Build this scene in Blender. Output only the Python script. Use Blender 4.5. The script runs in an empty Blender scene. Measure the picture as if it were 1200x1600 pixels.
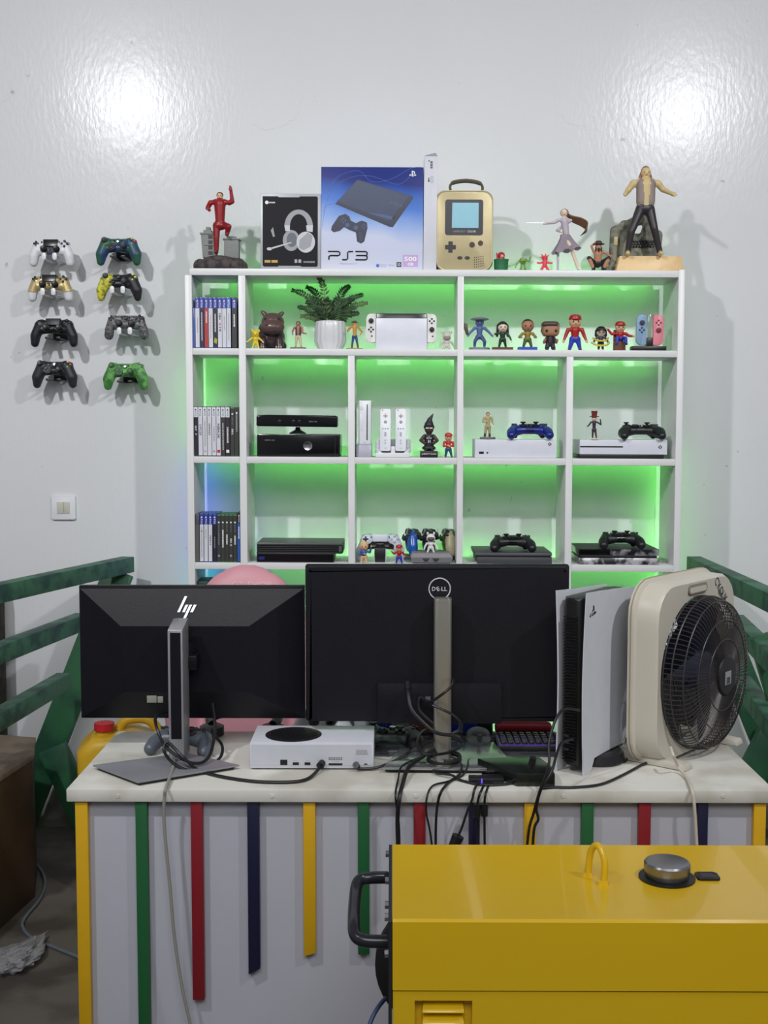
import bpy, bmesh, math, random
import numpy as np
from mathutils import Vector, Matrix
random.seed(7)
PI = math.pi
SC = bpy.context.scene
COL = SC.collection

# ------------------------------------------------------------------ camera
F = 1850.0
CAM = Vector((0, 0, 1.5))
PITCH = math.atan(135/1850.0); YAW = 0.0070
FW = Vector((-math.sin(YAW)*math.cos(PITCH), math.cos(YAW)*math.cos(PITCH), -math.sin(PITCH)))
RT = Vector((math.cos(YAW), math.sin(YAW), 0))
UP = RT.cross(FW)
cd = bpy.data.cameras.new('camera'); co = bpy.data.objects.new('camera', cd); COL.objects.link(co)
co.location = CAM; co.rotation_euler = (PI/2-PITCH, 0, YAW)
cd.sensor_fit = 'VERTICAL'; cd.sensor_height = 36; cd.lens = F/1600*36; cd.clip_start = .05
SC.camera = co
# ------------------------------------------------------------------ world, lamps, exposure
w = bpy.data.worlds.new('world'); SC.world = w; w.use_nodes = True
w.node_tree.nodes['Background'].inputs[0].default_value = (.86, .93, 1, 1)
w.node_tree.nodes['Background'].inputs[1].default_value = .17
SC.view_settings.view_transform = 'Standard'; SC.view_settings.look = 'None'
SC.view_settings.exposure = 0; SC.view_settings.gamma = 1; SC.view_settings.use_curve_mapping = False
def aimed(name, kind, loc, at, en, **k):
    l = bpy.data.lights.new(name, kind); l.energy = en; l.color = (.97, .98, 1)
    for a_, b_ in k.items(): setattr(l, a_, b_)
    o = bpy.data.objects.new(name, l); COL.objects.link(o); o.location = loc
    o.rotation_euler = (Vector(at)-Vector(loc)).to_track_quat('-Z', 'Y').to_euler()
aimed('left_floodlight', 'SPOT', (-1.67, .90, 3.55), (-1.0, 4.33, 1.3), 270, spot_size=math.radians(98), spot_blend=1, shadow_soft_size=.07)
aimed('right_floodlight', 'SPOT', (1.86, .87, 3.52), (1.15, 4.33, 1.35), 250, spot_size=math.radians(98), spot_blend=1, shadow_soft_size=.07)
aimed('fill_light', 'AREA', (0, -.6, 3.7), (0, .9, 0), 128, size=2.4)  # unseen soft overhead light, added to fill the counter and generator

def ray(px, py): return FW + RT*((px-600)/F) - UP*((py-800)/F)
def P(px, py, Y):
    d = ray(px, py); return CAM + d*(Y/d.y)
def PZ(px, py, z):
    d = ray(px, py); return CAM + d*((z-CAM.z)/d.z)
def XP(px, py, Y): return P(px, py, Y).x
def ZP(px, py, Y): return P(px, py, Y).z

# ------------------------------------------------------------------ materials
def lin(c):
    return tuple(((v/255)/12.92 if v/255 <= .04045 else ((v/255+.055)/1.055)**2.4) for v in c)
MC = {}
def M(name, rgb=(200, 200, 200), rough=.5, metal=0, var=.06, scale=30, bump=0, bscale=200, coat=0, emit=0, trans=0, rgb2=None, spec=.5, alpha=1):
    if name in MC: return MC[name]
    m = bpy.data.materials.new(name); m.use_nodes = True; nt = m.node_tree; n = nt.nodes; b = n['Principled BSDF']
    c = lin(rgb)
    b.inputs['Roughness'].default_value = rough; b.inputs['Metallic'].default_value = metal
    b.inputs['Coat Weight'].default_value = coat; b.inputs['Specular IOR Level'].default_value = spec
    tc = n.new('ShaderNodeTexCoord')
    ns = n.new('ShaderNodeTexNoise'); ns.inputs['Scale'].default_value = scale; ns.inputs['Detail'].default_value = 4
    nt.links.new(tc.outputs['Object'], ns.inputs['Vector'])
    mx = n.new('ShaderNodeMix'); mx.data_type = 'RGBA'
    c2 = lin(rgb2) if rgb2 else tuple(v*(1-var*2) for v in c)
    mx.inputs[6].default_value = (*c, 1); mx.inputs[7].default_value = (*c2, 1)
    if rgb2:
        rp = n.new('ShaderNodeValToRGB'); rp.color_ramp.elements[0].position = .45; rp.color_ramp.elements[1].position = .6
        nt.links.new(ns.outputs[0], rp.inputs[0]); nt.links.new(rp.outputs[0], mx.inputs[0])
    else: nt.links.new(ns.outputs[0], mx.inputs[0])
    nt.links.new(mx.outputs[2], b.inputs['Base Color'])
    if bump:
        n2 = n.new('ShaderNodeTexNoise'); n2.inputs['Scale'].default_value = bscale; n2.inputs['Detail'].default_value = 3
        nt.links.new(tc.outputs['Object'], n2.inputs['Vector'])
        bp = n.new('ShaderNodeBump'); bp.inputs['Strength'].default_value = bump; bp.inputs['Distance'].default_value = .002
        nt.links.new(n2.outputs[0], bp.inputs['Height']); nt.links.new(bp.outputs[0], b.inputs['Normal'])
    if emit:
        b.inputs['Emission Color'].default_value = (*c, 1); b.inputs['Emission Strength'].default_value = emit
    if trans: b.inputs['Transmission Weight'].default_value = trans
    if alpha < 1: b.inputs['Alpha'].default_value = alpha
    MC[name] = m; return m
def C(r, g, b, rough=.45, **k):
    return M('plastic_%d_%d_%d_%d' % (r, g, b, int(rough*100)), (r, g, b), rough, **k)
WHITE = M('white_plastic', (226, 227, 232), .35)
BLACK = M('black_plastic', (22, 22, 24), .4)
DARK = M('dark_plastic', (38, 38, 42), .5)
GREY = M('grey_plastic', (120, 118, 122), .5)
CHROME = M('chrome', (200, 200, 205), .2, 1)
INKW = M('white_print', (235, 235, 238), .5, var=0)
INKG = M('grey_print', (150, 150, 155), .5, var=0)
INKK = M('black_print', (20, 20, 22), .5, var=0)

# ------------------------------------------------------------------ object helpers
def obj(name, me, mat, parent=None, loc=None):
    o = bpy.data.objects.new(name, me); COL.objects.link(o)
    if mat is not None:
        for m in (mat if isinstance(mat, (list, tuple)) else [mat]): me.materials.append(m)
    if parent is not None: o.parent = parent
    if loc is not None: o.location = loc
    return o
def tag(o, label=None, cat=None, group=None, kind=None):
    if label: o['label'] = label
    if cat: o['category'] = cat
    if group: o['group'] = group
    if kind: o['kind'] = kind
    return o
def thing(name, label, cat, loc=(0, 0, 0), rz=0, group=None, ry=0, rx=0):
    o = bpy.data.objects.new(name, None); COL.objects.link(o); o.empty_display_size = .02
    o.location = loc; o.rotation_euler = (rx, ry, rz); return tag(o, label, cat, group)

def rrect(x0, x1, z0, z1, r, n=5):
    pts = []
    for cx, cz, a in ((x1-r, z1-r, 0), (x0+r, z1-r, PI/2), (x0+r, z0+r, PI), (x1-r, z0+r, 1.5*PI)):
        for i in range(n+1): pts.append((cx+r*math.cos(a+i*PI/2/n), cz+r*math.sin(a+i*PI/2/n)))
    return pts
def circ(cx, cz, r, n=24, rz=None):
    return [(cx+r*math.cos(2*PI*i/n), cz+(rz or r)*math.sin(2*PI*i/n)) for i in range(n)]

class B:
    def __init__(s): s.bm = bmesh.new()
    def box(s, x0, x1, y0, y1, z0, z1, bev=0, seg=2, mi=0):
        v = [s.bm.verts.new(p) for p in ((x0,y0,z0),(x1,y0,z0),(x1,y1,z0),(x0,y1,z0),(x0,y0,z1),(x1,y0,z1),(x1,y1,z1),(x0,y1,z1))]
        fs = [s.bm.faces.new([v[i] for i in f]) for f in ((0,3,2,1),(4,5,6,7),(0,1,5,4),(1,2,6,5),(2,3,7,6),(3,0,4,7))]
        for f in fs: f.material_index = mi
        if bev:
            es = list({e for f in fs for e in f.edges})
            bmesh.ops.bevel(s.bm, geom=es, offset=bev, segments=seg, affect='EDGES', profile=.5)
        return s
    def hexa(s, pts, bev=0):
        v = [s.bm.verts.new(p) for p in pts]
        fs = [s.bm.faces.new([v[i] for i in f]) for f in ((0,3,2,1),(4,5,6,7),(0,1,5,4),(1,2,6,5),(2,3,7,6),(3,0,4,7))]
        if bev: bmesh.ops.bevel(s.bm, geom=list({e for f in fs for e in f.edges}), offset=bev, segments=2, affect='EDGES', profile=.5)
        return s
    def bar(s, p0, p1, w, h, upv=(0, 0, 1), bev=0):
        p0 = Vector(p0); p1 = Vector(p1); d = (p1-p0).normalized(); u = Vector(upv); sd = d.cross(u).normalized(); u = sd.cross(d).normalized()
        q = []
        for zz in (-h/2, h/2):
            q += [p0-sd*w/2+u*zz, p0+sd*w/2+u*zz, p1+sd*w/2+u*zz, p1-sd*w/2+u*zz]
        return s.hexa(q, bev)
    def prism(s, poly, a0, a1, ax='y', bev=0, seg=2, mi=0, front_only=False):
        def mk(p, a):
            return {'y': (p[0], a, p[1]), 'z': (p[0], p[1], a), 'x': (a, p[0], p[1])}[ax]
        v0 = [s.bm.verts.new(mk(p, a0)) for p in poly]; v1 = [s.bm.verts.new(mk(p, a1)) for p in poly]
        f0 = s.bm.faces.new(v0); f1 = s.bm.faces.new(v1[::-1]); n = len(poly); sf = []
        for i in range(n): sf.append(s.bm.faces.new((v0[(i+1) % n], v0[i], v1[i], v1[(i+1) % n])))
        for f in sf+[f0, f1]: f.material_index = mi
        if bev:
            es = list(set(f0.edges) | (set() if front_only else set(f1.edges)))
            bmesh.ops.bevel(s.bm, geom=es, offset=bev, segments=seg, affect='EDGES', profile=.5)
        return s
    def cyl(s, p0, p1, r0, r1=None, n=16, cap=True):
        r1 = r0 if r1 is None else r1
        p0 = Vector(p0); p1 = Vector(p1); d = (p1-p0).normalized()
        a = d.orthogonal().normalized(); b = d.cross(a)
        rings = []
        for p, r in ((p0, r0), (p1, r1)):
            rings.append([s.bm.verts.new(p+a*(r*math.cos(2*PI*i/n))+b*(r*math.sin(2*PI*i/n))) for i in range(n)])
        for i in range(n): s.bm.faces.new((rings[0][i], rings[0][(i+1) % n], rings[1][(i+1) % n], rings[1][i]))
        if cap: s.bm.faces.new(rings[0][::-1]); s.bm.faces.new(rings[1])
        return s
    def tube(s, pts, r, n=8, closed=False):
        pts = [Vector(p) for p in pts]; rings = []; m = len(pts); a = None
        for i, p in enumerate(pts):
            d = (pts[(i+1) % m]-pts[i-1]) if closed or 0 < i < m-1 else (pts[1]-pts[0] if i == 0 else pts[-1]-pts[-2])
            d.normalize()
            if a is None: a = d.orthogonal().normalized()
            else:
                a = a-d*a.dot(d); a.normalize()
            b = d.cross(a); rr = r[i] if isinstance(r, (list, tuple)) else r
            rings.append([s.bm.verts.new(p+a*(rr*math.cos(2*PI*k/n))+b*(rr*math.sin(2*PI*k/n))) for k in range(n)])
        for i in range(m if closed else m-1):
            A = rings[i]; Bq = rings[(i+1) % m]
            for k in range(n): s.bm.faces.new((A[k], A[(k+1) % n], Bq[(k+1) % n], Bq[k]))
        if not closed: s.bm.faces.new(rings[0][::-1]); s.bm.faces.new(rings[-1])
        return s
    def ell(s, c, r, n=12, mi=0):
        r = (r, r, r) if not isinstance(r, (list, tuple)) else r
        g = bmesh.ops.create_uvsphere(s.bm, u_segments=n, v_segments=max(6, n*2//3), radius=1, matrix=Matrix.Translation(c) @ Matrix.Diagonal((*r, 1)))
        return s
    def lathe(s, prof, n=24, c=(0, 0), ax='z', off=0):
        rings = []
        for r, z in prof:
            rg = []
            for i in range(n):
                a = 2*PI*i/n; x = r*math.cos(a); y = r*math.sin(a)
                rg.append(s.bm.verts.new((c[0]+x, c[1]+y, z) if ax == 'z' else (c[0]+x, z, c[1]+y)))
            rings.append(rg)
        for A, Q in zip(rings, rings[1:]):
            for i in range(n): s.bm.faces.new((A[i], A[(i+1) % n], Q[(i+1) % n], Q[i]))
        if prof[0][0] > 1e-6: s.bm.faces.new(rings[0][::-1])
        if prof[-1][0] > 1e-6: s.bm.faces.new(rings[-1])
        return s
    def o(s, name, mat, parent=None, smooth=True, loc=None):
        bmesh.ops.recalc_face_normals(s.bm, faces=s.bm.faces)
        me = bpy.data.meshes.new(name); s.bm.to_mesh(me); s.bm.free()
        if smooth:
            me.polygons.foreach_set('use_smooth', [True]*len(me.polygons))
            me.set_sharp_from_angle(angle=math.radians(38))
        return obj(name, me, mat, parent, loc)

def crv(pts, n=6, closed=False):
    "Catmull-Rom through points"
    pts = [Vector(p) for p in pts]; out = []; m = len(pts)
    rng = range(m if closed else m-1)
    for i in rng:
        if closed: a, b, c, d = pts[i-1], pts[i], pts[(i+1) % m], pts[(i+2) % m]
        else: a, b, c, d = pts[max(i-1, 0)], pts[i], pts[i+1], pts[min(i+2, m-1)]
        for k in range(n):
            t = k/n
            out.append(.5*((2*b)+(-a+c)*t+(2*a-5*b+4*c-d)*t*t+(-a+3*b-3*c+d)*t*t*t))
    if not closed: out.append(pts[-1])
    return out

def txt(s, cx, cz, wd, ht, y, parent, mat, name='lettering', rot=0, depth=.0002, frame=None, bold=0, shear=0):
    "lettering fitted in wd x ht, centred at (cx, cz) on the plane y facing -y (or in a given frame)"
    cu = bpy.data.curves.new('t', 'FONT'); cu.body = s; cu.size = 1; cu.resolution_u = 2; cu.offset = bold; cu.shear = shear
    t = bpy.data.objects.new('t', cu); COL.objects.link(t)
    dg = bpy.context.evaluated_depsgraph_get(); me = bpy.data.meshes.new_from_object(t.evaluated_get(dg))
    bpy.data.objects.remove(t); bpy.data.curves.remove(cu)
    n = len(me.vertices); co_ = np.empty(n*3, 'f'); me.vertices.foreach_get('co', co_); co_ = co_.reshape(-1, 3)
    mn = co_.min(0); mxx = co_.max(0); c0 = (mn+mxx)/2; sx = wd/(mxx[0]-mn[0]); sz = ht/max(mxx[1]-mn[1], 1e-6)
    x = (co_[:, 0]-c0[0])*sx; z = (co_[:, 1]-c0[1])*sz
    cr, sr = math.cos(rot), math.sin(rot)
    X = cx+x*cr-z*sr; Z = cz+x*sr+z*cr
    out = np.stack([X, np.full(n, y), Z], 1).astype('f')
    me.vertices.foreach_set('co', out.ravel()); me.update()
    o = obj(name, me, mat, parent)
    if frame is not None: o.matrix_local = frame
    return o

def flat(poly, y, parent, mat, name='print', th=.0004, frame=None):
    b = B(); b.prism(poly, y-th, y, 'y'); o = b.o(name, mat, parent, False)
    if frame is not None: o.matrix_local = frame
    return o

def blob(name, caps, mats, parent, vox=.0015, sm=3, fac=.5, loc=None):
    """one continuous skin grown round tapered limbs: caps = (p0, p1, r0, r1, mat) or ('e', c, (rx,ry,rz), mat)"""
    bm = bmesh.new()
    for c in caps:
        if c[0] == 'e':
            bmesh.ops.create_icosphere(bm, subdivisions=3, radius=1, matrix=Matrix.Translation(c[1]) @ Matrix.Diagonal((*c[2], 1)))
        else:
            p0, p1, r0, r1 = Vector(c[0]), Vector(c[1]), c[2], c[3]
            d = p1-p0; L = d.length
            if L > 1e-5:
                dn = d/L; a = dn.orthogonal().normalized(); b2 = dn.cross(a); n = 14; rg = []
                for p, r in ((p0, r0), (p1, r1)):
                    rg.append([bm.verts.new(p+a*(r*math.cos(2*PI*i/n))+b2*(r*math.sin(2*PI*i/n))) for i in range(n)])
                for i in range(n): bm.faces.new((rg[0][i], rg[0][(i+1) % n], rg[1][(i+1) % n], rg[1][i]))
                bm.faces.new(rg[0][::-1]); bm.faces.new(rg[1])
                bmesh.ops.create_icosphere(bm, subdivisions=2, radius=r1, matrix=Matrix.Translation(p1))
            bmesh.ops.create_icosphere(bm, subdivisions=2, radius=r0, matrix=Matrix.Translation(p0))
    bmesh.ops.recalc_face_normals(bm, faces=bm.faces)
    me = bpy.data.meshes.new('b'); bm.to_mesh(me); bm.free()
    t = bpy.data.objects.new('b', me); COL.objects.link(t)
    m = t.modifiers.new('r', 'REMESH'); m.mode = 'VOXEL'; m.voxel_size = vox
    if sm: q = t.modifiers.new('s', 'SMOOTH'); q.iterations = sm; q.factor = fac
    dg = bpy.context.evaluated_depsgraph_get(); out = bpy.data.meshes.new_from_object(t.evaluated_get(dg))
    bpy.data.objects.remove(t); bpy.data.meshes.remove(me)
    nf = len(out.polygons); ctr = np.empty(nf*3, 'f'); out.polygons.foreach_get('center', ctr); ctr = ctr.reshape(-1, 3)
    ds = []; mi = []
    for c in caps:
        if c[0] == 'e':
            rr = np.array(c[2], 'f'); k = np.linalg.norm((ctr-np.array(c[1], 'f'))/rr, axis=1); ds.append((k-1)*rr.min()); mi.append(c[3])
        else:
            a = np.array(c[0], 'f'); d = np.array(c[1], 'f')-a; L2 = max((d*d).sum(), 1e-12)
            tt = np.clip(((ctr-a)@d)/L2, 0, 1); q = np.linalg.norm(ctr-(a+tt[:, None]*d), axis=1)
            ds.append(q-(c[2]+tt*(c[3]-c[2]))); mi.append(c[4])
    if len(mats) > 1:
        idx = np.array(mi)[np.argmin(np.stack(ds), axis=0)].astype('i'); out.polygons.foreach_set('material_index', idx)
    out.polygons.foreach_set('use_smooth', [True]*nf)
    return obj(name, out, mats, parent, loc)
# ================================================================== SETTING
YW = 4.33
def wallmat():
    m = bpy.data.materials.new('glossy_wall_paint'); m.use_nodes = True; nt = m.node_tree; n = nt.nodes; b = n['Principled BSDF']
    tc = n.new('ShaderNodeTexCoord')
    a = n.new('ShaderNodeTexNoise'); a.inputs['Scale'].default_value = 1.3; a.inputs['Detail'].default_value = 5
    nt.links.new(tc.outputs['Object'], a.inputs['Vector'])
    mx = n.new('ShaderNodeMix'); mx.data_type = 'RGBA'; mx.inputs[6].default_value = (.72, .725, .745, 1); mx.inputs[7].default_value = (.64, .645, .66, 1)
    nt.links.new(a.outputs[0], mx.inputs[0])
    # worn dirt near the floor: plaster shows below 0.35 m
    sp = n.new('ShaderNodeSeparateXYZ'); nt.links.new(tc.outputs['Object'], sp.inputs[0])
    d = n.new('ShaderNodeTexNoise'); d.inputs['Scale'].default_value = 9; d.inputs['Detail'].default_value = 8
    nt.links.new(tc.outputs['Object'], d.inputs['Vector'])
    ad = n.new('ShaderNodeMath'); ad.operation = 'MULTIPLY_ADD'; nt.links.new(d.outputs[0], ad.inputs[0]); ad.inputs[1].default_value = .35; nt.links.new(sp.outputs[2], ad.inputs[2])
    rp = n.new('ShaderNodeMapRange'); nt.links.new(ad.outputs[0], rp.inputs[0]); rp.inputs[1].default_value = .22; rp.inputs[2].default_value = .40; rp.inputs[3].default_value = 1; rp.inputs[4].default_value = 0
    m2 = n.new('ShaderNodeMix'); m2.data_type = 'RGBA'; nt.links.new(rp.outputs[0], m2.inputs[0]); nt.links.new(mx.outputs[2], m2.inputs[6]); m2.inputs[7].default_value = (.2, .185, .165, 1)
    # small specks
    vo = n.new('ShaderNodeTexNoise'); vo.inputs['Scale'].default_value = 26; vo.inputs['Detail'].default_value = 2; nt.links.new(tc.outputs['Object'], vo.inputs['Vector'])
    gr = n.new('ShaderNodeMapRange'); nt.links.new(vo.outputs[0], gr.inputs[0]); gr.inputs[1].default_value = .76; gr.inputs[2].default_value = .80; gr.inputs[3].default_value = 0; gr.inputs[4].default_value = .5
    m3 = n.new('ShaderNodeMix'); m3.data_type = 'RGBA'; nt.links.new(gr.outputs[0], m3.inputs[0]); nt.links.new(m2.outputs[2], m3.inputs[6]); m3.inputs[7].default_value = (.25, .24, .22, 1)
    nt.links.new(m3.outputs[2], b.inputs['Base Color'])
    b.inputs['Roughness'].default_value = .21; b.inputs['Specular IOR Level'].default_value = .15
    # roller texture
    mp = n.new('ShaderNodeMapping'); mp.inputs['Scale'].default_value = (1, 1, .45); nt.links.new(tc.outputs['Object'], mp.inputs[0])
    n1 = n.new('ShaderNodeTexNoise'); n1.inputs['Scale'].default_value = 70; n1.inputs['Detail'].default_value = 6; nt.links.new(mp.outputs[0], n1.inputs['Vector'])
    n3 = n.new('ShaderNodeTexNoise'); n3.inputs['Scale'].default_value = 4; n3.inputs['Detail'].default_value = 3; nt.links.new(tc.outputs['Object'], n3.inputs['Vector'])
    b1 = n.new('ShaderNodeBump'); b1.inputs['Strength'].default_value = .16; b1.inputs['Distance'].default_value = .004; nt.links.new(n1.outputs[0], b1.inputs['Height'])
    b2 = n.new('ShaderNodeBump'); b2.inputs['Strength'].default_value = .12; b2.inputs['Distance'].default_value = .01; nt.links.new(n3.outputs[0], b2.inputs['Height']); nt.links.new(b1.outputs[0], b2.inputs['Normal'])
    nt.links.new(b2.outputs[0], b.inputs['Normal'])
    return m
WALL = wallmat()
def struct(name, b, mat): return tag(b.o(name, mat, None, False), kind='structure')
wall_back = struct('wall_back', B().box(-3.2, 3.2, YW, YW+.15, 0, 3.8), WALL)
struct('wall_left', B().box(-3.35, -3.2, -2.5, YW+.15, 0, 3.8), WALL)
struct('wall_right', B().box(3.2, 3.35, -2.5, YW+.15, 0, 3.8), WALL)
struct('ceiling', B().box(-3.35, 3.35, -2.5, YW+.15, 3.8, 3.9), M('ceiling_paint', (205, 205, 205), .8))
struct('floor', B().box(-3.35, 3.35, -2.5, YW+.15, -.1, 0), M('worn_concrete', (92, 87, 80), .55, rgb2=(66, 60, 55), scale=5, bump=.4, bscale=60))
def patch(px, py, r, seed):
    rnd = random.Random(seed); c = P(px, py, YW); n = 40; poly = []
    for i in range(n):
        a = 2*PI*i/n; rr = r*(1+.1*math.sin(2*a+seed)+rnd.uniform(-.07, .07)); poly.append((c.x+rr*math.cos(a), c.z+rr*math.sin(a)*1.05))
    o = B().prism(poly, YW-.0007, YW+.001, 'y').o('plaster_patch', WALL, wall_back, False)
patch(424, 160, .10, 1); patch(903, 153, .09, 4); patch(-8, 128, .07, 2)

# ================================================================== SHELF UNIT
YF = 4.03; YB = 4.258; YI = YF+.012
SLOPE = .0058
SX0 = XP(680, 660, YF)
ROWT = [421, 545.8, 715.3, 881.3, 1003, 1170]     # top edge of each board at x=680
BT = .0225
def bz(row, x): return ZP(680, ROWT[row], YF)-SLOPE*(x-SX0)
def W(name, label, cat, px, row, dy=0, group=None, rz=0, ry=SLOPE, lift=0, depth=0):
    "a thing standing on shelf board `row`, centred at pixel column px, its origin dy behind the shelf front"
    x = XP(px, ROWT[row], YF+dy); return thing(name, label, cat, (x, YF+dy, bz(row, x)+.0004+lift), rz, group, ry)
S = YF/F            # metres per pixel at the shelf front
def sp(y): return y/F
SHM = M('white_shelf_paint', (226, 226, 226), .38, var=.05, scale=8, bump=.15, bscale=40)
shelf = thing('display_shelf', 'large white wooden display shelf of open compartments against the wall', 'shelf', (SX0, YF, 0))
def vx(px, py=660): return XP(px, py, YF)-SX0
def vert(x0, x1, ztop, zbot, name='upright'):
    B().box(vx(x0), vx(x1), 0, YB-YF, zbot, ztop, bev=.0015).o(name, SHM, shelf, True)
ztl = ZP(295, 418.5, YF); ztr = ZP(1060, 421, YF)
vert(291.0, 302.0, bz(0, SX0+vx(300))-BT, 0, 'side_panel'); vert(1056.3, 1066.5, ztr, 0, 'side_panel')
vert(374.0, 385.0, bz(0, SX0+vx(380))-BT, 0); vert(714.2, 724.0, bz(0, SX0+vx(719))-BT, 0)
vert(543.8, 554.3, bz(1, SX0+vx(549))-BT, 0); vert(884.5, 895.2, bz(1, SX0+vx(890))-BT, 0)
def board(row, x0, x1, y1=None):
    a, b = vx(x0), vx(x1); za = bz(row, SX0+a); zb = bz(row, SX0+b); y1 = y1 or YB-YF; f = .0
    B().hexa([(a, f, za-BT), (b, f, zb-BT), (b, y1, zb-BT), (a, y1, za-BT), (a, f, za), (b, f, zb), (b, y1, zb), (a, y1, za)], bev=.0012).o('shelf_board', SHM, shelf, True)
board(0, 299, 1056.3)
for x0, x1 in ((302, 374), (385, 714.2), (724, 1056.3)): board(1, x0, x1)
for r in (2, 3, 4, 5):
    for x0, x1 in ((302, 374), (385, 543.8), (554.3, 714.2), (724, 884.5), (895.2, 1056.3)): board(r, x0, x1)

# LED strips on the back edges, shining on the wall
def led(name, col, st):
    m = bpy.data.materials.new(name); m.use_nodes = True; n = m.node_tree.nodes; n.remove(n['Principled BSDF'])
    e = n.new('ShaderNodeEmission'); e.inputs[0].default_value = (*col, 1); e.inputs[1].default_value = st
    m.node_tree.links.new(e.outputs[0], n['Material Output'].inputs[0]); return m
LG = led('led_green', (.17, 1, .12), 27); LB = led('led_blue', (.05, .16, 1), 24); LC = led('led_cyan', (.02, .8, 1), 18)
def strip_h(row, x0, x1, mat, label):
    a, b = SX0+vx(x0), SX0+vx(x1)
    z = bz(row, (a+b)/2)-BT/2
    t = thing('led_strip', label, 'led strip', ((a+b)/2, YB, z), 0, 'led strips behind the shelf', SLOPE)
    B().box(-(b-a)/2, (b-a)/2, 0, .002, -.005, .005).o('tape', WHITE, t, False)
    bb = B(); n = int((b-a)/.035)
    for i in range(n):
        x = -(b-a)/2+(i+.5)*(b-a)/n; bb.box(x-.006, x+.006, .002, .005, -.004, .004)
    o = bb.o('diodes', mat, t, False); o['kind'] = 'stuff'
nm = ['top', 'second', 'third', 'fourth', 'fifth', 'lowest']
for r in range(0, 6):
    strip_h(r, 392, 1046, LG, 'green glowing light strip behind the %s shelf board' % nm[r])
    strip_h(r, 318, 372, LG if r < 3 else (LC if r > 3 else LB), 'short light strip behind the %s board at the left end' % nm[r])
def strip_v(px, y0, y1, mat, label):
    z0, z1 = ZP(px, y1, YB), ZP(px, y0, YB); x = SX0+vx(px)
    t = thing('led_strip', label, 'led strip', (x, YB, z0), 0, 'led strips behind the shelf')
    B().box(-.005, .005, 0, .002, 0, z1-z0).o('tape', WHITE, t, False)
    bb = B(); n = int((z1-z0)/.035)
    for i in range(n):
        z = (i+.5)*(z1-z0)/n; bb.box(-.004, .004, .002, .005, z-.006, z+.006)
    bb.o('diodes', mat, t, False)['kind'] = 'stuff'
strip_v(296, 560, 705, LG, 'green glowing light strip behind the left side, upper part')
strip_v(296, 710, 870, LB, 'blue glowing light strip behind the left side')
strip_v(296, 875, 1100, LC, 'cyan glowing light strip behind the left side, lower part')
strip_v(1061, 700, 1100, LG, 'green glowing light strip behind the right side')

# ================================================================== WALL SWITCH
c = P(100.5, 793, YW)
t = thing('light_switch', 'white double light switch on the wall left of the shelf', 'switch', (c.x, YW, c.z))
h = 18.5*YW/F
B().prism(rrect(-h, h, -h, h, .004), -.011, 0, 'y', bev=.004, front_only=True).o('frame', WHITE, t)
sw = M('cream_plastic', (205, 203, 190), .4)
for x0, x1 in ((-.0225, -.0006), (.0006, .0225)):
    B().hexa([(x0, -.0135, -.022), (x1, -.0135, -.022), (x1, -.009, -.022), (x0, -.009, -.022), (x0, -.017, .022), (x1, -.017, .022), (x1, -.009, .022), (x0, -.009, .022)], bev=.001).o('rocker', sw, t)

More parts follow.
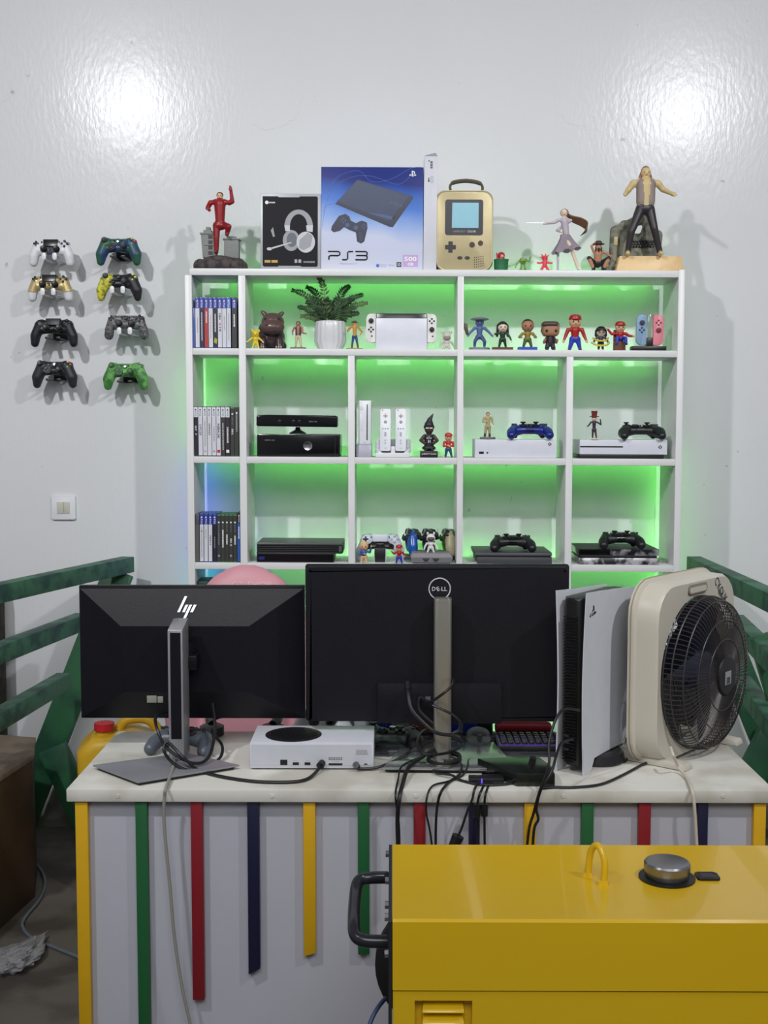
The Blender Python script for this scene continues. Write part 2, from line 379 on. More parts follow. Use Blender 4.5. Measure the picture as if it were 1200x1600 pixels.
# ================================================================== GAMEPADS
def pad(label, loc, style, cols, group=None, rz=0, rx=0, ry=0, name='gamepad', sc=1, decal=None):
    """local frame: x right, z up = towards the shoulder buttons, -y = face with the sticks; cols = shell, grip, stick, button, middle"""
    t = thing(name, label, 'gamepad', loc, rz, group, ry, rx); t.scale = (sc,)*3
    sh, gr, st, bt, md = cols
    Q = {'ds4': dict(w=.044, gx=.062, gz=-.046, gr=.0180, tip=.0155, top=.026, sh=.019),
         'ds5': dict(w=.044, gx=.066, gz=-.054, gr=.0185, tip=.0150, top=.027, sh=.021),
         'x3': dict(w=.040, gx=.061, gz=-.053, gr=.0210, tip=.0145, top=.022, sh=.022),
         'ds3': dict(w=.044, gx=.060, gz=-.042, gr=.0165, tip=.0165, top=.026, sh=.018),
         'pro': dict(w=.040, gx=.062, gz=-.054, gr=.0200, tip=.0130, top=.026, sh=.023)}[style]
    caps = []
    for s in (-1, 1):
        caps += [((s*Q['w'], .004, .008), (s*(Q['w']+.006), .004, .004), Q['sh'], Q['sh'], 0),
                 ((s*(Q['w']+.008), .004, 0), (s*Q['gx'], .012, Q['gz']*.55), Q['sh']-.002, Q['gr'], 1),
                 ((s*Q['gx'], .012, Q['gz']*.55), (s*(Q['gx']+.003), .020, Q['gz']), Q['gr'], Q['tip'], 2 if style == 'ds4' and decal == 'tips' else 1),
                 ((s*.014, .004, .012), (s*Q['w'], .004, .010), .014, .016, 0),
                 ((s*.020, .004, -.010), (s*.042, .006, -.008), .014, .018, 4 if style == 'ds5' else 0),
                 ((s*.036, .012, .020), (s*.054, .012, .018), .010, .010, 3)]
    caps += [((-.028, .004, -.008), (.028, .004, -.008), .0145, .0145, 4), ((-.02, .004, .014), (.02, .004, .014), .012, .012, 0)]
    o = blob('shell', caps, [sh, gr, WHITE if decal == 'tips' else gr, st, md], t, .0022, 4, .5)
    fy = -.0125
    # sticks
    sp_ = {'ds4': ((-.022, -.010), (.022, -.010)), 'ds5': ((-.023, -.010), (.023, -.010)), 'ds3': ((-.022, -.010), (.022, -.010)),
           'x3': ((-.046, .012), (.021, -.010)), 'pro': ((-.044, .012), (.021, -.008))}[style]
    for (x, z) in sp_:
        b = B(); b.lathe([(.0125, fy+.004), (.0125, fy-.001), (.0115, fy-.002)], 20, (x, z), 'y'); b.o('stick_collar', st, t)
        b = B(); b.lathe([(.005, fy), (.005, fy-.007), (.0095, fy-.008), (.0098, fy-.011), (.0085, fy-.012), (.006, fy-.0112), (0, fy-.011)], 20, (x, z), 'y'); b.o('thumbstick', st, t)
    dx, dz = {'x3': (-.020, -.010), 'pro': (-.021, -.008)}.get(style, (-.050, .010))
    if style in ('x3',):
        B().lathe([(.0135, fy+.004), (.0135, fy-.001), (.0125, fy-.002), (0, fy-.0015)], 20, (dx, dz), 'y').o('dpad_disc', st, t)
    b = B(); b.box(dx-.0095, dx+.0095, fy-.005, fy+.006, dz-.003, dz+.003, .0008); b.box(dx-.003, dx+.003, fy-.005, fy+.006, dz-.0095, dz+.0095, .0008); b.o('dpad', st if style != 'ds5' else md, t)
    bx, bzz = (.050, .010)
    for i, (ox, oz) in enumerate(((0, .0095), (.0095, 0), (0, -.0095), (-.0095, 0))):
        m = bt[i % len(bt)] if isinstance(bt, (list, tuple)) else bt
        B().lathe([(.0044, fy+.006), (.0044, fy-.003), (.0034, fy-.0045), (0, fy-.005)], 14, (bx+ox, bzz+oz), 'y').o('button', m, t)
    if style in ('ds4', 'ds5'):
        tp = M('touchpad_black', (30, 30, 34), .3) if style == 'ds4' else sh
        B().prism([(-.026, .026), (.026, .026), (.024, .001), (-.024, .001)], fy-.0035, fy+.014, 'y', bev=.0015, front_only=True).o('touchpad', tp, t)
        B().lathe([(.0045, fy+.006), (.0045, fy-.003), (0, fy-.0035)], 14, (0, -.009), 'y').o('home_button', st, t)
        for s in (-1, 1): B().box(s*.031-.0013, s*.031+.0013, fy-.003, fy+.008, .013, .02, .0006).o('option_button', st, t)
    else:
        B().lathe([(.0068, fy+.006), (.0068, fy-.002), (0, fy-.003)], 18, (0, .013), 'y').o('home_button', CHROME if style == 'x3' else st, t)
        for s in (-1, 1): B().box(s*.0135-.0028, s*.0135+.0028, fy-.003, fy+.006, .0115, .0145, .0006).o('option_button', st, t)
    for s in (-1, 1): blob('trigger', [((s*.042, .020, .022), (s*.052, .022, .020), .0085, .008, 0), ((s*.046, .026, .010), (s*.050, .026, .012), .008, .008, 0)], [st], t, .002, 2)
    return t
PB = [C(225, 190, 60), C(200, 60, 60), C(70, 170, 80), C(60, 90, 200)]
GRN = C(70, 130, 70, .4)
def camo(name, a, b, sc=60): return M(name, a, .42, rgb2=b, scale=sc)
navygreen = camo('green_blue_gradient_plastic', (40, 92, 62), (38, 62, 112), 18)
gold = M('gold_plastic', (196, 176, 122), .38, .35)
yelp = camo('yellow_green_printed_plastic', (214, 205, 70), (120, 130, 40), 70)
skull = camo('grey_skull_printed_plastic', (112, 112, 112), (52, 52, 54), 130)
grcamo = camo('green_camouflage_plastic', (60, 120, 58), (112, 172, 92), 45)
WP = [  # px, py centre, style, colours, label, hook, decal
 (80, 392, 'ds4', (WHITE, WHITE, BLACK, DARK, C(90, 92, 112)), 'white wireless gamepad at the top of the left column of wall hooks', 'w', None),
 (185, 388, 'x3', (navygreen, navygreen, DARK, PB, navygreen), 'green and blue gamepad at the top of the right column of wall hooks', 'k', None),
 (78, 447, 'ds4', (gold, gold, BLACK, DARK, gold), 'gold gamepad with white grip tips, second in the left column on the wall', 'w', 'tips'),
 (186, 444, 'pro', (C(34, 34, 40), yelp, DARK, C(205, 215, 90), BLACK), 'black gamepad with yellow printed left grip on a wall hook', 'w', None),
 (84, 515, 'ds5', (C(26, 28, 38), C(26, 28, 38), BLACK, DARK, BLACK), 'plain matte black gamepad, third down in the left wall column', 'k', None),
 (197, 508, 'ds3', (skull, skull, DARK, DARK, skull), 'grey skull-patterned gamepad, third down in the right wall column', 'w', None),
 (85, 580, 'x3', (C(40, 40, 45), C(40, 40, 45), BLACK, PB, C(40, 40, 45)), 'black gamepad with coloured buttons, lowest in the left wall column', 'k', None),
 (196, 583, 'x3', (grcamo, grcamo, C(40, 90, 45), GRN, grcamo), 'green camouflage gamepad, lowest in the right wall column', 'k', None)]
HK = {'w': 'white', 'k': 'black'}
for i, (px, py, st, cols, lab, hk, dec) in enumerate(WP):
    yy = YW-.10; c = P(px, py, yy)
    t = pad(lab, (c.x, c.y, c.z+.010), st, cols, 'gamepads hung on the wall', 0, math.radians(-17), 0, decal=dec)
    if st == 'pro':   # right grip plain black
        for ch in t.children:
            if ch.name.startswith('shell'):
                me = ch.data
                for p in me.polygons:
                    if p.center.x > .004: p.material_index = 0
                    elif p.center.x < -.02: p.material_index = 1
    hm = WHITE if hk == 'w' else BLACK
    h = thing('wall_hook', '%s two-pronged wall hook holding the %s' % (HK[hk], lab.split(' gamepad')[0]+' gamepad' if ' gamepad' in lab else 'pad'), 'hook', (c.x, YW, c.z-.004), 0, 'gamepad wall hooks')
    B().prism(rrect(-.03, .03, -.028, .03, .006), -.003, 0, 'y', bev=.001).o('back_plate', hm, h)
    for s in (-1, 1):
        x0, x1 = s*.019-.0075, s*.019+.0075
        b = B(); b.box(x0, x1, -.124, -.003, -.0285, -.0265, .0008)
        if hk == 'w': b.prism(rrect(x0, x1, -.030, -.006, .005), -.128, -.124, 'y', bev=.001)
        else: b.box(x0, x1, -.118, -.114, -.030, -.022, .001)
        b.o('prong', hm, h)
    
# ================================================================== GAME CASES
def lines(parent, mat, x, z0, z1, n, y, wd):
    "illegible small print: a row of tiny dashes"
    b = B(); z = z1
    rnd = random.Random(int(x*1e5)+n)
    while z > z0:
        h = rnd.uniform(.0015, .0035); b.box(x-wd/2, x+wd/2, y-.0002, y, z-h, z); z -= h+.0012
    b.o('small_print', mat, parent, False)
def case(row, px, wpx, h, shell, head, body, title, tc, label, group, hl='PS4', hc=None, y0=.010, htint=None, lean=0):
    d = .135 if h > .16 else .12
    x = XP(px+wpx/2, ROWT[row]-35, YF+y0); wd = wpx*(YF+y0)/F*.965
    t = thing('game_case', label, 'game case', (x, YF+y0, bz(row, x)+.0006), 0, group, SLOPE+lean)
    B().box(-wd/2, wd/2, 0, d, 0, h, .0012).o('case_shell', shell, t)
    hh = .033
    e = wd/2-.0006
    if body is not None: B().box(-e, e, -.0004, 0, .003, h-hh-.004).o('spine_label', body, t, False)
    if head is not None:
        B().box(-e, e, -.0004, 0, h-hh-.004, h-.003).o('spine_header', head, t, False)
        if hl: 
            txt(hl, 0, h-.026, .016, wd*.42, -.0006, t, hc or INKW, rot=-PI/2)
            B().prism([(-wd*.25, h-.014), (wd*.25, h-.014), (0, h-.008)], -.0007, -.0004, 'y').o('emblem', hc or INKW, t, False)
    if title:
        for s, zc, L, hg, mm in title:
            if s is None: lines(t, mm, 0, h*zc-L/2, h*zc+L/2, 3, -.0005, hg)
            else: txt(s, 0, h*zc, L, hg, -.0006, t, mm, rot=-PI/2, bold=.02)
    return t
CLR = M('clear_blue_case', (52, 72, 150), .25); HB = M('blue_header_print', (48, 62, 158), .4, var=0); WPR = M('pale_spine_print', (214, 214, 222), .4, var=.03)
CLK = M('smoky_case', (70, 72, 76), .3); HW = M('white_header_print', (222, 224, 232), .4, var=0); GCS = M('green_case', (58, 110, 44), .3)
DKP = M('dark_spine_print', (40, 38, 44), .4); CHR = M('charcoal_spine_print', (58, 56, 58), .45)
G1 = 'game cases on the top left shelf'; G2 = 'game cases on the middle left shelf'; G3 = 'game cases on the lower left shelf'
REDP = M('red_spine_print', (176, 62, 58), .4); PURP = M('purple_spine_print', (48, 40, 66), .4); RED = M('red_print', (200, 40, 60), .4)
case(1, 299.6, 5.6, .135, CLR, None, M('blue_spine', (62, 92, 168), .4), None, None, 'short plain blue game case at the left end of the top row', G1)
def L(a, b): return a % b
spec1 = [(305.2, WPR, [(None, .45, .05, .003, INKG)], 'white-spined case with a small boxed title, beside the plain blue one'),
 (312, PURP, [(None, .42, .095, .003, INKW)], 'dark purple-spined case with a long pale title'),
 (319.2, REDP, [(None, .62, .035, .004, INKW)], 'red-spined game case in the top left compartment'),
 (326, WPR, [(None, .42, .08, .0025, INKG)], 'white-spined case right of the red-spined case'),
 (333, DKP, [(None, .5, .06, .004, INKW)], 'dark-spined case with a yellow-green patch near its foot'),
 (340.2, WPR, [('NBA', .62, .024, .007, INKK), ('2K', .47, .012, .007, RED), ('19', .37, .014, .007, INKK)], 'white basketball game case with big black and red title on its spine'),
 (347, WPR, [(None, .5, .045, .003, INKG)], 'white-spined case just right of the basketball game'),
 (354, WPR, [(None, .42, .09, .003, INKG)], 'white-spined case with a lighter blue header'),
 (362, CHR, [(None, .55, .04, .005, INKW)], 'charcoal-spined game case at the right end of the top row')]
for i, (px, body, ti, lab) in enumerate(spec1):
    t = case(1, px, 6.9 if i < 8 else 8.2, .1705+(.001 if i == 7 else 0), CLR if i < 8 else M('black_case', (38, 38, 44), .35), HB if i != 7 else M('light_blue_header', (78, 110, 200), .4), body, ti, None, lab, G1, lean=-.006)
    if i == 4: B().prism([(-.005, .02), (.004, .014), (.006, .03), (-.002, .036)], -.0007, -.0004, 'y').o('spine_picture', C(170, 180, 60), t, False)
spec2 = [(303, DKP, [('GT', .56, .018, .006, INKW), ('7', .44, .006, .006, INKW)], 'black-spined racing game case at the left end of the middle row'),
 (310, WPR, [('FC25', .50, .028, .007, M('blue_ink', (40, 60, 140), .4)), ('O', .62, .007, .007, INKK)], 'white football game case with dark blue title'),
 (317, WPR, [(None, .45, .085, .003, INKG), ('U', .1, .006, .006, INKK)], 'white case with small brown print and a ring mark low on its spine'),
 (324, WPR, [('FIFA23', .52, .032, .006, INKK), ('O', .64, .007, .007, INKK)], 'white football game case with black title'),
 (331, WPR, [(None, .45, .05, .004, INKG), ('G', .1, .006, .006, INKK)], 'white case with faint grey title between the two sport games'),
 (338, WPR, [('NBA2K', .50, .052, .008, INKK)], 'white basketball case with a big black title and red square at its foot'),
 (345, CHR, [(None, .4, .09, .003, INKW)], 'grey-brown spined case with a long fine title'),
 (352.2, M('maroon_spine', (52, 38, 44), .4), [('2K', .55, .014, .006, INKW), (None, .4, .04, .005, INKW)], 'dark maroon case with a small white square near its foot')]
for i, (px, body, ti, lab) in enumerate(spec2):
    t = case(2, px, 7.0, .1695, CLK, HW, body, ti, None, lab, G2, hl='PS5', hc=INKK, lean=-.012+.001*i)
    if i == 5: B().prism(rrect(-.005, .005, .012, .022, .001), -.0008, -.0004, 'y').o('red_square', RED, t, False)
    if i == 7: B().prism(rrect(-.005, .005, .012, .022, .001), -.0008, -.0004, 'y').o('white_square', INKW, t, False)
for i, (px, h, ti, lab) in enumerate(((359.6, .166, [('FIFA', .50, .02, .006, INKW)], 'dark case with a green top edge, second from the right in the middle row'), (366.4, .1695, [(None, .68, .06, .005, INKG)], 'dark green-grey case at the right end of the middle row'))):
    t = case(2, px, 6.6, h, GCS, CHR, CHR, ti, None, lab, G2, hl=None)
    B().lathe([(.003, -.0008), (.003, 0)], 14, (0, h-.022), 'y').o('emblem', INKW, t, False); txt('XBOX ONE', 0, h-.045, .026, .0035, -.0006, t, INKG, rot=-PI/2)
spec3 = [(311.9, 6.4, CLR, HB, WPR, [(None, .42, .1, .003, INKG), ('G', .64, .006, .006, INKK)], 'white-spined case with a long grey title in the lower row', 'PS4'),
 (318.6, 6.4, CLR, HB, WPR, [(None, .58, .03, .003, INKG)], 'white-spined case with a short faint title in the lower row', 'PS4'),
 (325.3, 6.4, CLR, HB, WPR, [('FIFA17', .45, .034, .005, INKK)], 'white football case in the lower row', 'PS4'),
 (332, 6.6, CLR, HB, DKP, [(None, .42, .035, .003, INKG)], 'black-spined case under a blue header in the lower row', 'PS4')]
t = case(3, 304.9, 6.6, .165, CLK, None, M('grey_spine', (96, 94, 92), .4), None, None, 'plain grey case at the left end of the lower row', G3)
for px, wx, shl, hd, body, ti, lab, hl in spec3: case(3, px, wx, .1665, shl, hd, body, ti, None, lab, G3, hl=hl)
for i, (ti, lab) in enumerate((([(None, .5, .04, .003, INKG)], 'dark case with thin print, first of the green-topped ones'),
  ([('MOVIES', .5, .06, .005, INKW)], 'dark green-topped case with a long bold white title'),
  ([('GAMES', .48, .034, .006, INKW)], 'dark green-topped case with a ringed white title'),
  ([('FIFA 15', .42, .026, .006, INKW)], 'dark green-topped football case in the lower row'),
  ([(None, .47, .03, .005, INKW)], 'dark green-topped case next to the blue one in the lower row'))):
    if i in (1, 2): ti = [(None, ti[0][1], ti[0][2], .005, INKW)]
    t = case(3, 338.8+i*6.3, 6.1, .163, GCS, CHR, CHR, ti, None, lab, G3, hl=None)
    B().lathe([(.003, -.0008), (.003, 0)], 14, (0, .137), 'y').o('emblem', INKW, t, False)
    txt('XBOX ONE', 0, .117, .026, .0032, -.0006, t, INKG, rot=-PI/2)
    if i in (0, 3): B().lathe([(.0038, -.0008), (.0038, 0)], 14, (0, .022), 'y').o('publisher_mark', INKG, t, False)
t = case(3, 370.4, 5.6, .172, BLACK, DKP, M('blue_spine_b', (52, 92, 178), .4), [(None, .6, .04, .004, INKW)], None, 'tall black case with a blue spine at the right end of the lower row', G3, hl='PS4')
# ================================================================== FIGURINES
def person(t, H, hf=.14, skin=None, hair=None, top=None, legs=None, shoe=None, feet=((-.08, 0), (.08, 0)), hips=None, knees=None,
           sho=None, hands=((-.20, -.02, .46), (.20, -.02, .46)), elbows=None, bulk=1.0, hairstyle='short', sleeves=True, eyes=True,
           head_tilt=0, vest=None, hatcol=None, brim=None, fingers=False, z0=0, skirt=None, boots=.05, headc=None, glasses=False, handmat=None, lean=(0, 0)):
    """small figurine: one continuous body, hair / hat / eyes as parts. z0 = height of what it stands on; hf = head height / H"""
    H = H-z0; h = H; bulk = bulk*1.3
    hr = hf*h/2; zc = z0+h-hr*1.05; zs = z0+h-hf*h-.035*h
    zh = hips if hips is not None else (zs-z0)*.54/h
    zh = z0+zh*h
    hx, hy = lean
    r = bulk*h*.5; lim = min(.9, .45+(1-hf)*.5)
    mats = [skin, top or skin, legs or skin, shoe or legs or skin, vest or top or skin, handmat or skin]
    cp = []
    sw = h*(.095*bulk+.015); hw = h*.048*bulk
    tx, ty = hx*h, hy*h
    cp.append(('e', (tx, ty, zc), (hr*.86 if hf < .2 else hr*.98, hr*.9, hr), 0))
    cp.append(((tx, ty, zs), (tx, ty, zc), h*.026*bulk+hr*.12, h*.026*bulk+hr*.12, 0))
    cp.append(((tx*.9-sw*.55, ty*.9, zs-.01*h), (tx*.9+sw*.55, ty*.9, zs-.01*h), h*.036*bulk, h*.036*bulk, 1))
    cp.append(((tx*.8, ty*.8, zs-.035*h), (0, 0, zh+.04*h), h*.068*bulk, h*.052*bulk, 1))
    cp.append(((-hw*.5, 0, zh), (hw*.5, 0, zh), h*.055*bulk, h*.055*bulk, 2))
    for i, s in enumerate((-1, 1)):
        f = feet[i]; fz = z0+(f[2]*h if len(f) > 2 else 0)
        ank = Vector((f[0]*h, f[1]*h, fz+.035*h)); hip = Vector((s*hw*.8, 0, zh))
        kn = Vector([v*h for v in knees[i]])+Vector((0, 0, z0)) if knees and knees[i] else (hip+ank)/2+Vector((0, -.012*h, 0))
        cp.append((hip, kn, h*.046*bulk, h*.034*bulk, 2)); cp.append((kn, ank, h*.034*bulk, h*.026*bulk, 2))
        if boots > .06: cp.append((ank+(kn-ank)*.55, ank, h*.033*bulk, h*.030*bulk, 3))
        cp.append((ank+Vector((0, .005*h, -.012*h)), ank+Vector((s*.008*h, -.055*h, -.018*h)), h*.023*bulk, h*.020*bulk, 3))
        ha = Vector([v*h for v in hands[i]])+Vector((0, 0, z0)); shd = Vector((tx*.9+s*sw, ty*.9, zs-.018*h))
        el = Vector([v*h for v in elbows[i]])+Vector((0, 0, z0)) if elbows and elbows[i] else (shd+ha)/2+Vector((s*.03*h, .02*h, -.01*h))
        cp.append((shd, el, h*.032*bulk, h*.026*bulk, 1 if sleeves in (True, 'short') else 0)); cp.append((el, ha, h*.026*bulk, h*.018*bulk, 1 if sleeves is True else 0))
        d = (ha-el).normalized(); cp.append((ha, ha+d*h*.028, h*.021*bulk, h*.018*bulk, 5))
        if fingers:
            sd = d.cross(Vector((0, 1, 0))).normalized()
            for q, (o_, l_) in enumerate(((-.75, .05), (-.25, .062), (.25, .065), (.75, .055))):
                b0 = ha+d*h*.03+sd*(o_*h*.018); cp.append((b0, b0+d*l_*h*.8+sd*o_*h*.012, h*.0068, h*.0050, 5))
            cp.append((ha+sd*s*h*.012, ha+sd*s*h*.036+d*h*.026, h*.0075, h*.0055, 5))
    if vest is not None:
        for s in (-1, 1): cp.append(((s*h*.045, -.012*h, zs-.03*h), (s*h*.05, -.012*h, zh+.07*h), h*.05*bulk, h*.045*bulk, 4))
    vox = max(.00075, h*.0105)
    body = blob('body', cp, mats, t, vox, 2, .45)
    hx_, hy_ = tx, ty-hr*.86
    if eyes:
        er = hr*(.17 if hf > .25 else .12)
        for s in (-1, 1):
            b = B(); b.ell((hx_+s*hr*.36, hy_+hr*.07, zc-hr*.02), (er*.85, er*.5, er), 10); b.o('eye', C(24, 22, 24, .3), t)
        b = B(); b.ell((hx_, hy_-hr*.02, zc-hr*.26), (hr*.11, hr*.12, hr*.13), 8); b.o('nose', skin, t)
        b = B(); b.ell((hx_, hy_+hr*.1, zc-hr*.52), (hr*.22, hr*.06, hr*.05), 8); b.o('mouth', C(150, 80, 76), t)
    if glasses:
        b = B()
        for s in (-1, 1): b.tube([(hx_+s*hr*.38+hr*.28*math.cos(a), hy_-hr*.06, zc+hr*.28*math.sin(a)) for a in [2*PI*k/14 for k in range(14)]], hr*.06, 6, True)
        b.o('glasses', BLACK, t)
    if hair is not None:
        if hairstyle == 'short':
            hc = [('e', (tx, ty+hr*.16, zc+hr*.22), (hr*.95, hr*.92, hr*.90), 0)]
        elif hairstyle == 'bob':
            hc = [('e', (tx, ty+hr*.12, zc+hr*.26), (hr*1.1, hr*1.0, hr*.95), 0)]
            for s in (-1, 1): hc.append(((tx+s*hr*.88, ty+hr*.1, zc+hr*.2), (tx+s*hr*1.0, ty+hr*.1, zc-hr*.75), hr*.36, hr*.3, 0))
            hc.append(((tx-hr*.5, ty+hr*.6, zc-hr*.4), (tx+hr*.5, ty+hr*.6, zc-hr*.4), hr*.5, hr*.5, 0))
            hc.append(((tx-hr*.6, ty-hr*.62, zc+hr*.48), (tx+hr*.6, ty-hr*.62, zc+hr*.48), hr*.24, hr*.24, 0))
        elif hairstyle == 'long':
            hc = [('e', (tx, ty+hr*.14, zc+hr*.24), (hr*1.04, hr*.96, hr*.93), 0)]
            for s in (-1, 1): hc.append(((tx+s*hr*.85, ty+hr*.2, zc+hr*.3), (tx+s*hr*1.05, ty+hr*.3, zc-hr*1.7), hr*.34, hr*.24, 0))
            hc.append(((tx, ty+hr*.5, zc), (tx, ty+hr*.6, zc-hr*1.6), hr*.6, hr*.5, 0))
        blob('hair', hc, [hair], t, max(.0008, hr*.07), 2)
    if hatcol is not None:
        b = B(); b.lathe([(hr*1.0, zc+hr*.28), (hr*1.0, zc+hr*.5), (hr*.85, zc+hr*.9), (hr*.45, zc+hr*1.12), (0, zc+hr*1.17)], 20, (tx, ty+hr*.05)); b.o('hat', hatcol, t)
        if brim == 'peak': b = B(); b.ell((tx, ty-hr*.85, zc+hr*.32), (hr*.62, hr*.5, hr*.09), 12); b.o('peak', hatcol, t)
        elif brim: b = B(); b.lathe([(0, zc+hr*.28), (hr*1.0, zc+hr*.27), (hr*1.65, zc+hr*.34), (hr*1.7, zc+hr*.40), (hr*1.0, zc+hr*.36), (0, zc+hr*.36)], 24, (tx, ty)); b.o('brim', hatcol, t)
    return body
SK1 = C(222, 178, 140, .55); SK2 = C(120, 82, 58, .55); SK3 = C(172, 124, 92, .55); SKP = C(236, 212, 188, .5)
HBLK = C(30, 27, 28, .5); HBRN = C(92, 58, 38, .5)
BLUE = C(42, 62, 178, .4); RD = C(176, 34, 34, .4); GRY = C(96, 92, 90); GD = C(200, 160, 70, .35)
NAVY = C(30, 34, 78); WG = C(232, 230, 226, .45)
def base(t, wd, dp, h, mat, name='base', round_=True):
    b = B()
    if round_: b.lathe([(1, 0), (1, h*.7), (.93, h)], 24)
    else: b.box(-1, 1, -1, 1, 0, h, 0)
    for v in b.bm.verts: v.co.x *= wd/2; v.co.y *= dp/2
    return b.o(name, mat, t)
def px2(n): return n*4.06/F

# ---- top row, on the shelf unit -------------------------------------------------
t = W('action_figure', 'red-suited action figure with one arm raised on a rock and ruin base', 'figurine', 344, 0, .07)
rock = M('dark_rock_resin', (84, 74, 72), .8, rgb2=(52, 48, 52), scale=60, bump=.8, bscale=120); conc = M('grey_concrete_resin', (142, 144, 142), .8, var=.12, scale=60, bump=.4)
rc = []
rnd = random.Random(3)
for i in range(16):
    a = 2*PI*i/16; rc.append(('e', (.072*math.cos(a), .052*math.sin(a)+.01, .017+rnd.uniform(-.004, .004)), (.022, .02, .018+rnd.uniform(0, .006)), 0))
rc += [('e', (0, .01, .022), (.08, .055, .020), 0), ('e', (-.005, .015, .036), (.058, .045, .018), 0)]
blob('rock_base', rc, [rock], t, .0028, 1)
b = B(); x0, x1 = -.066, -.016
b.hexa([(x0+.006, .0, .045), (x1, .0, .045), (x1, .05, .045), (x0+.006, .05, .045), (x0, -.0, .125), (x1+.006, 0, .125), (x1+.006, .05, .125), (x0, .05, .125)], .001)
b.box(x0-.003, x1+.008, -.004, .052, .124, .129, .001); b.box(x0+.008, x0+.036, .004, .045, .129, .139, .001); b.box(x0+.016, x0+.03, .01, .04, .139, .150, .001)
b.box(x0+.012, x1+.004, -.003, .001, .086, .090, .0005)
b.o('ruined_tower', conc, t)
b = B()
for k in range(4): b.box(x0+.026, x0+.040, -.0015, .002, .055+k*.018, .067+k*.018)
b.o('window', DARK, t, False)
b = B(); b.box(.012, .062, .01, .05, .045, .108, .001); b.box(.008, .066, .006, .052, .107, .112, .001); b.box(.02, .052, .012, .045, .112, .119, .001); b.o('broken_wall', conc, t)
person(t, px2(417-296), .12, SK1, HBRN, C(150, 28, 34, .35), C(140, 26, 32, .35), C(140, 26, 32, .35), z0=.060, feet=((-.06, -.0), (.12, -.03, .28)), knees=(None, (.16, -.10, .42)),
       hands=((-.17, -.06, .70), (.19, -.05, 1.02)), elbows=((-.21, .02, .74), (.21, -.02, .84)), bulk=1.12, fingers=True, handmat=C(150, 30, 34, .35))
# headset carton
def sbox(px0, px1, pt, row, dy, dep, mat, label, name, cat, lift=0, bev=.001):
    cx = (px0+px1)/2; t = W(name, label, cat, cx, row, dy, lift=lift); k = (YF+dy)/F
    wd = (px1-px0)*k; x, y, z = t.location; ht = ZP(cx, pt, YF+dy)-z
    B().box(-wd/2, wd/2, 0, dep, 0, ht, bev).o('carton' if cat == 'box' else 'case', mat, t)
    return t, wd, ht, k
SIL = M('silver_card', (176, 178, 184), .4, .2)
t, wd, ht, k = sbox(407.5, 500.5, 302.5, 0, .03, .10, SIL, 'silver-edged black headset box beside the big blue console box', 'headset_box', 'box')
def q(px, py, x0, y1, kk): return ((px-x0)*kk, (y1-py)*kk)
cx = 454; yb = 417.6
def K(pts, cx=454, yb=417.6): return [((a-cx)*k, (yb-b)*k) for a, b in pts]
BF = M('black_box_print', (20, 20, 27), .5, spec=.2)
flat(K([(411, 306), (434, 306), (436, 307.5), (467, 307.5), (469, 306), (494, 306), (496, 308), (496, 411), (494, 413), (471, 413), (469, 411.5), (436, 411.5), (434, 413), (413, 413), (411, 411)]), 0, t, BF, 'front_print')
hs = M('headset_print_grey', (160, 162, 168), .5); hs2 = M('headset_print_pale', (205, 206, 210), .5)
def arc(cx_, cy_, rx, ry, a0, a1, n=16): return [(cx_+rx*math.cos(math.radians(a0+(a1-a0)*i/n)), cy_-ry*math.sin(math.radians(a0+(a1-a0)*i/n))) for i in range(n+1)]
flat(K(arc(466.5, 352, 22, 26, 0, 180)+arc(466.5, 352, 13.5, 19, 180, 0)), -.0005, t, hs, 'headband_print')
flat(K([(444.5, 350), (453, 350), (453, 359), (446, 359)]), -.0009, t, hs2, 'print'); flat(K([(478, 350), (488.5, 350), (488, 360), (479, 359)]), -.0009, t, hs2, 'print')
flat(K(circ(455, 373, 13, 24, 16)), -.0006, t, hs, 'earcup_print'); flat(K(circ(456, 372, 8, 24, 11)), -.0010, t, M('headset_print_dark', (105, 107, 115), .5), 'print')
flat(K(circ(477.5, 375.5, 14.3, 24, 16)), -.0013, t, hs2, 'earcup_print'); flat(K([(468, 372), (481, 361), (488, 366), (485, 382), (474, 388), (467, 384)]), -.0017, t, hs, 'print')
flat(K([(424, 384), (455, 375.5), (455.5, 377), (425, 386.5)]), -.0019, t, hs2, 'mic_print'); flat(K(circ(421.5, 386, 4.2, 14, 2.4)), -.0019, t, hs2, 'mic_print')
flat(K([(423.5, 358), (427, 353), (430, 367), (427, 368)]), -.0006, t, INKG, 'dongle_print')
b = B(); [b.box((421+i*1.9-cx)*k, (422.3+i*1.9-cx)*k, -.0008, -.0004, (yb-316.6)*k, (yb-314.6)*k) for i in range(5)]; b.o('small_print', INKW, t, False)['kind'] = 'stuff'; flat(K(circ(417.5, 315.5, 2.7)), -.0006, t, INKW, 'logo_mark')
for a, b_ in ((414, 423), (424.5, 434)): flat(K([(a, 403), (b_, 403), (b_, 407), (a, 407)]), -.0006, t, GD, 'gold_badge')
b = B()
for i, (xx, ww, hh) in enumerate(((462, 5, 5), (468, 5, 5), (475, 2, 2.6), (478, 2, 2.6), (481, 2, 2.6), (484, 2, 2.6), (487, 2, 2.6), (490, 2, 2.6))):
    for (dx0, dx1, dz0, dz1) in ((0, 1, .8, 1), (0, 1, .4, .55), (.1, .3, 0, 1), (.65, .85, 0, .9), (0, 1, 0, .14)):
        X = (xx-cx+dx0*ww)*k; b.box(X-ww*k*.35, X-ww*k*.35+(dx1-dx0)*ww*k*.7, -.0006, -.0002, (yb-407+dz0*hh)*k, (yb-407+dz1*hh)*k)
b.o('lettering', INKW, t, False)

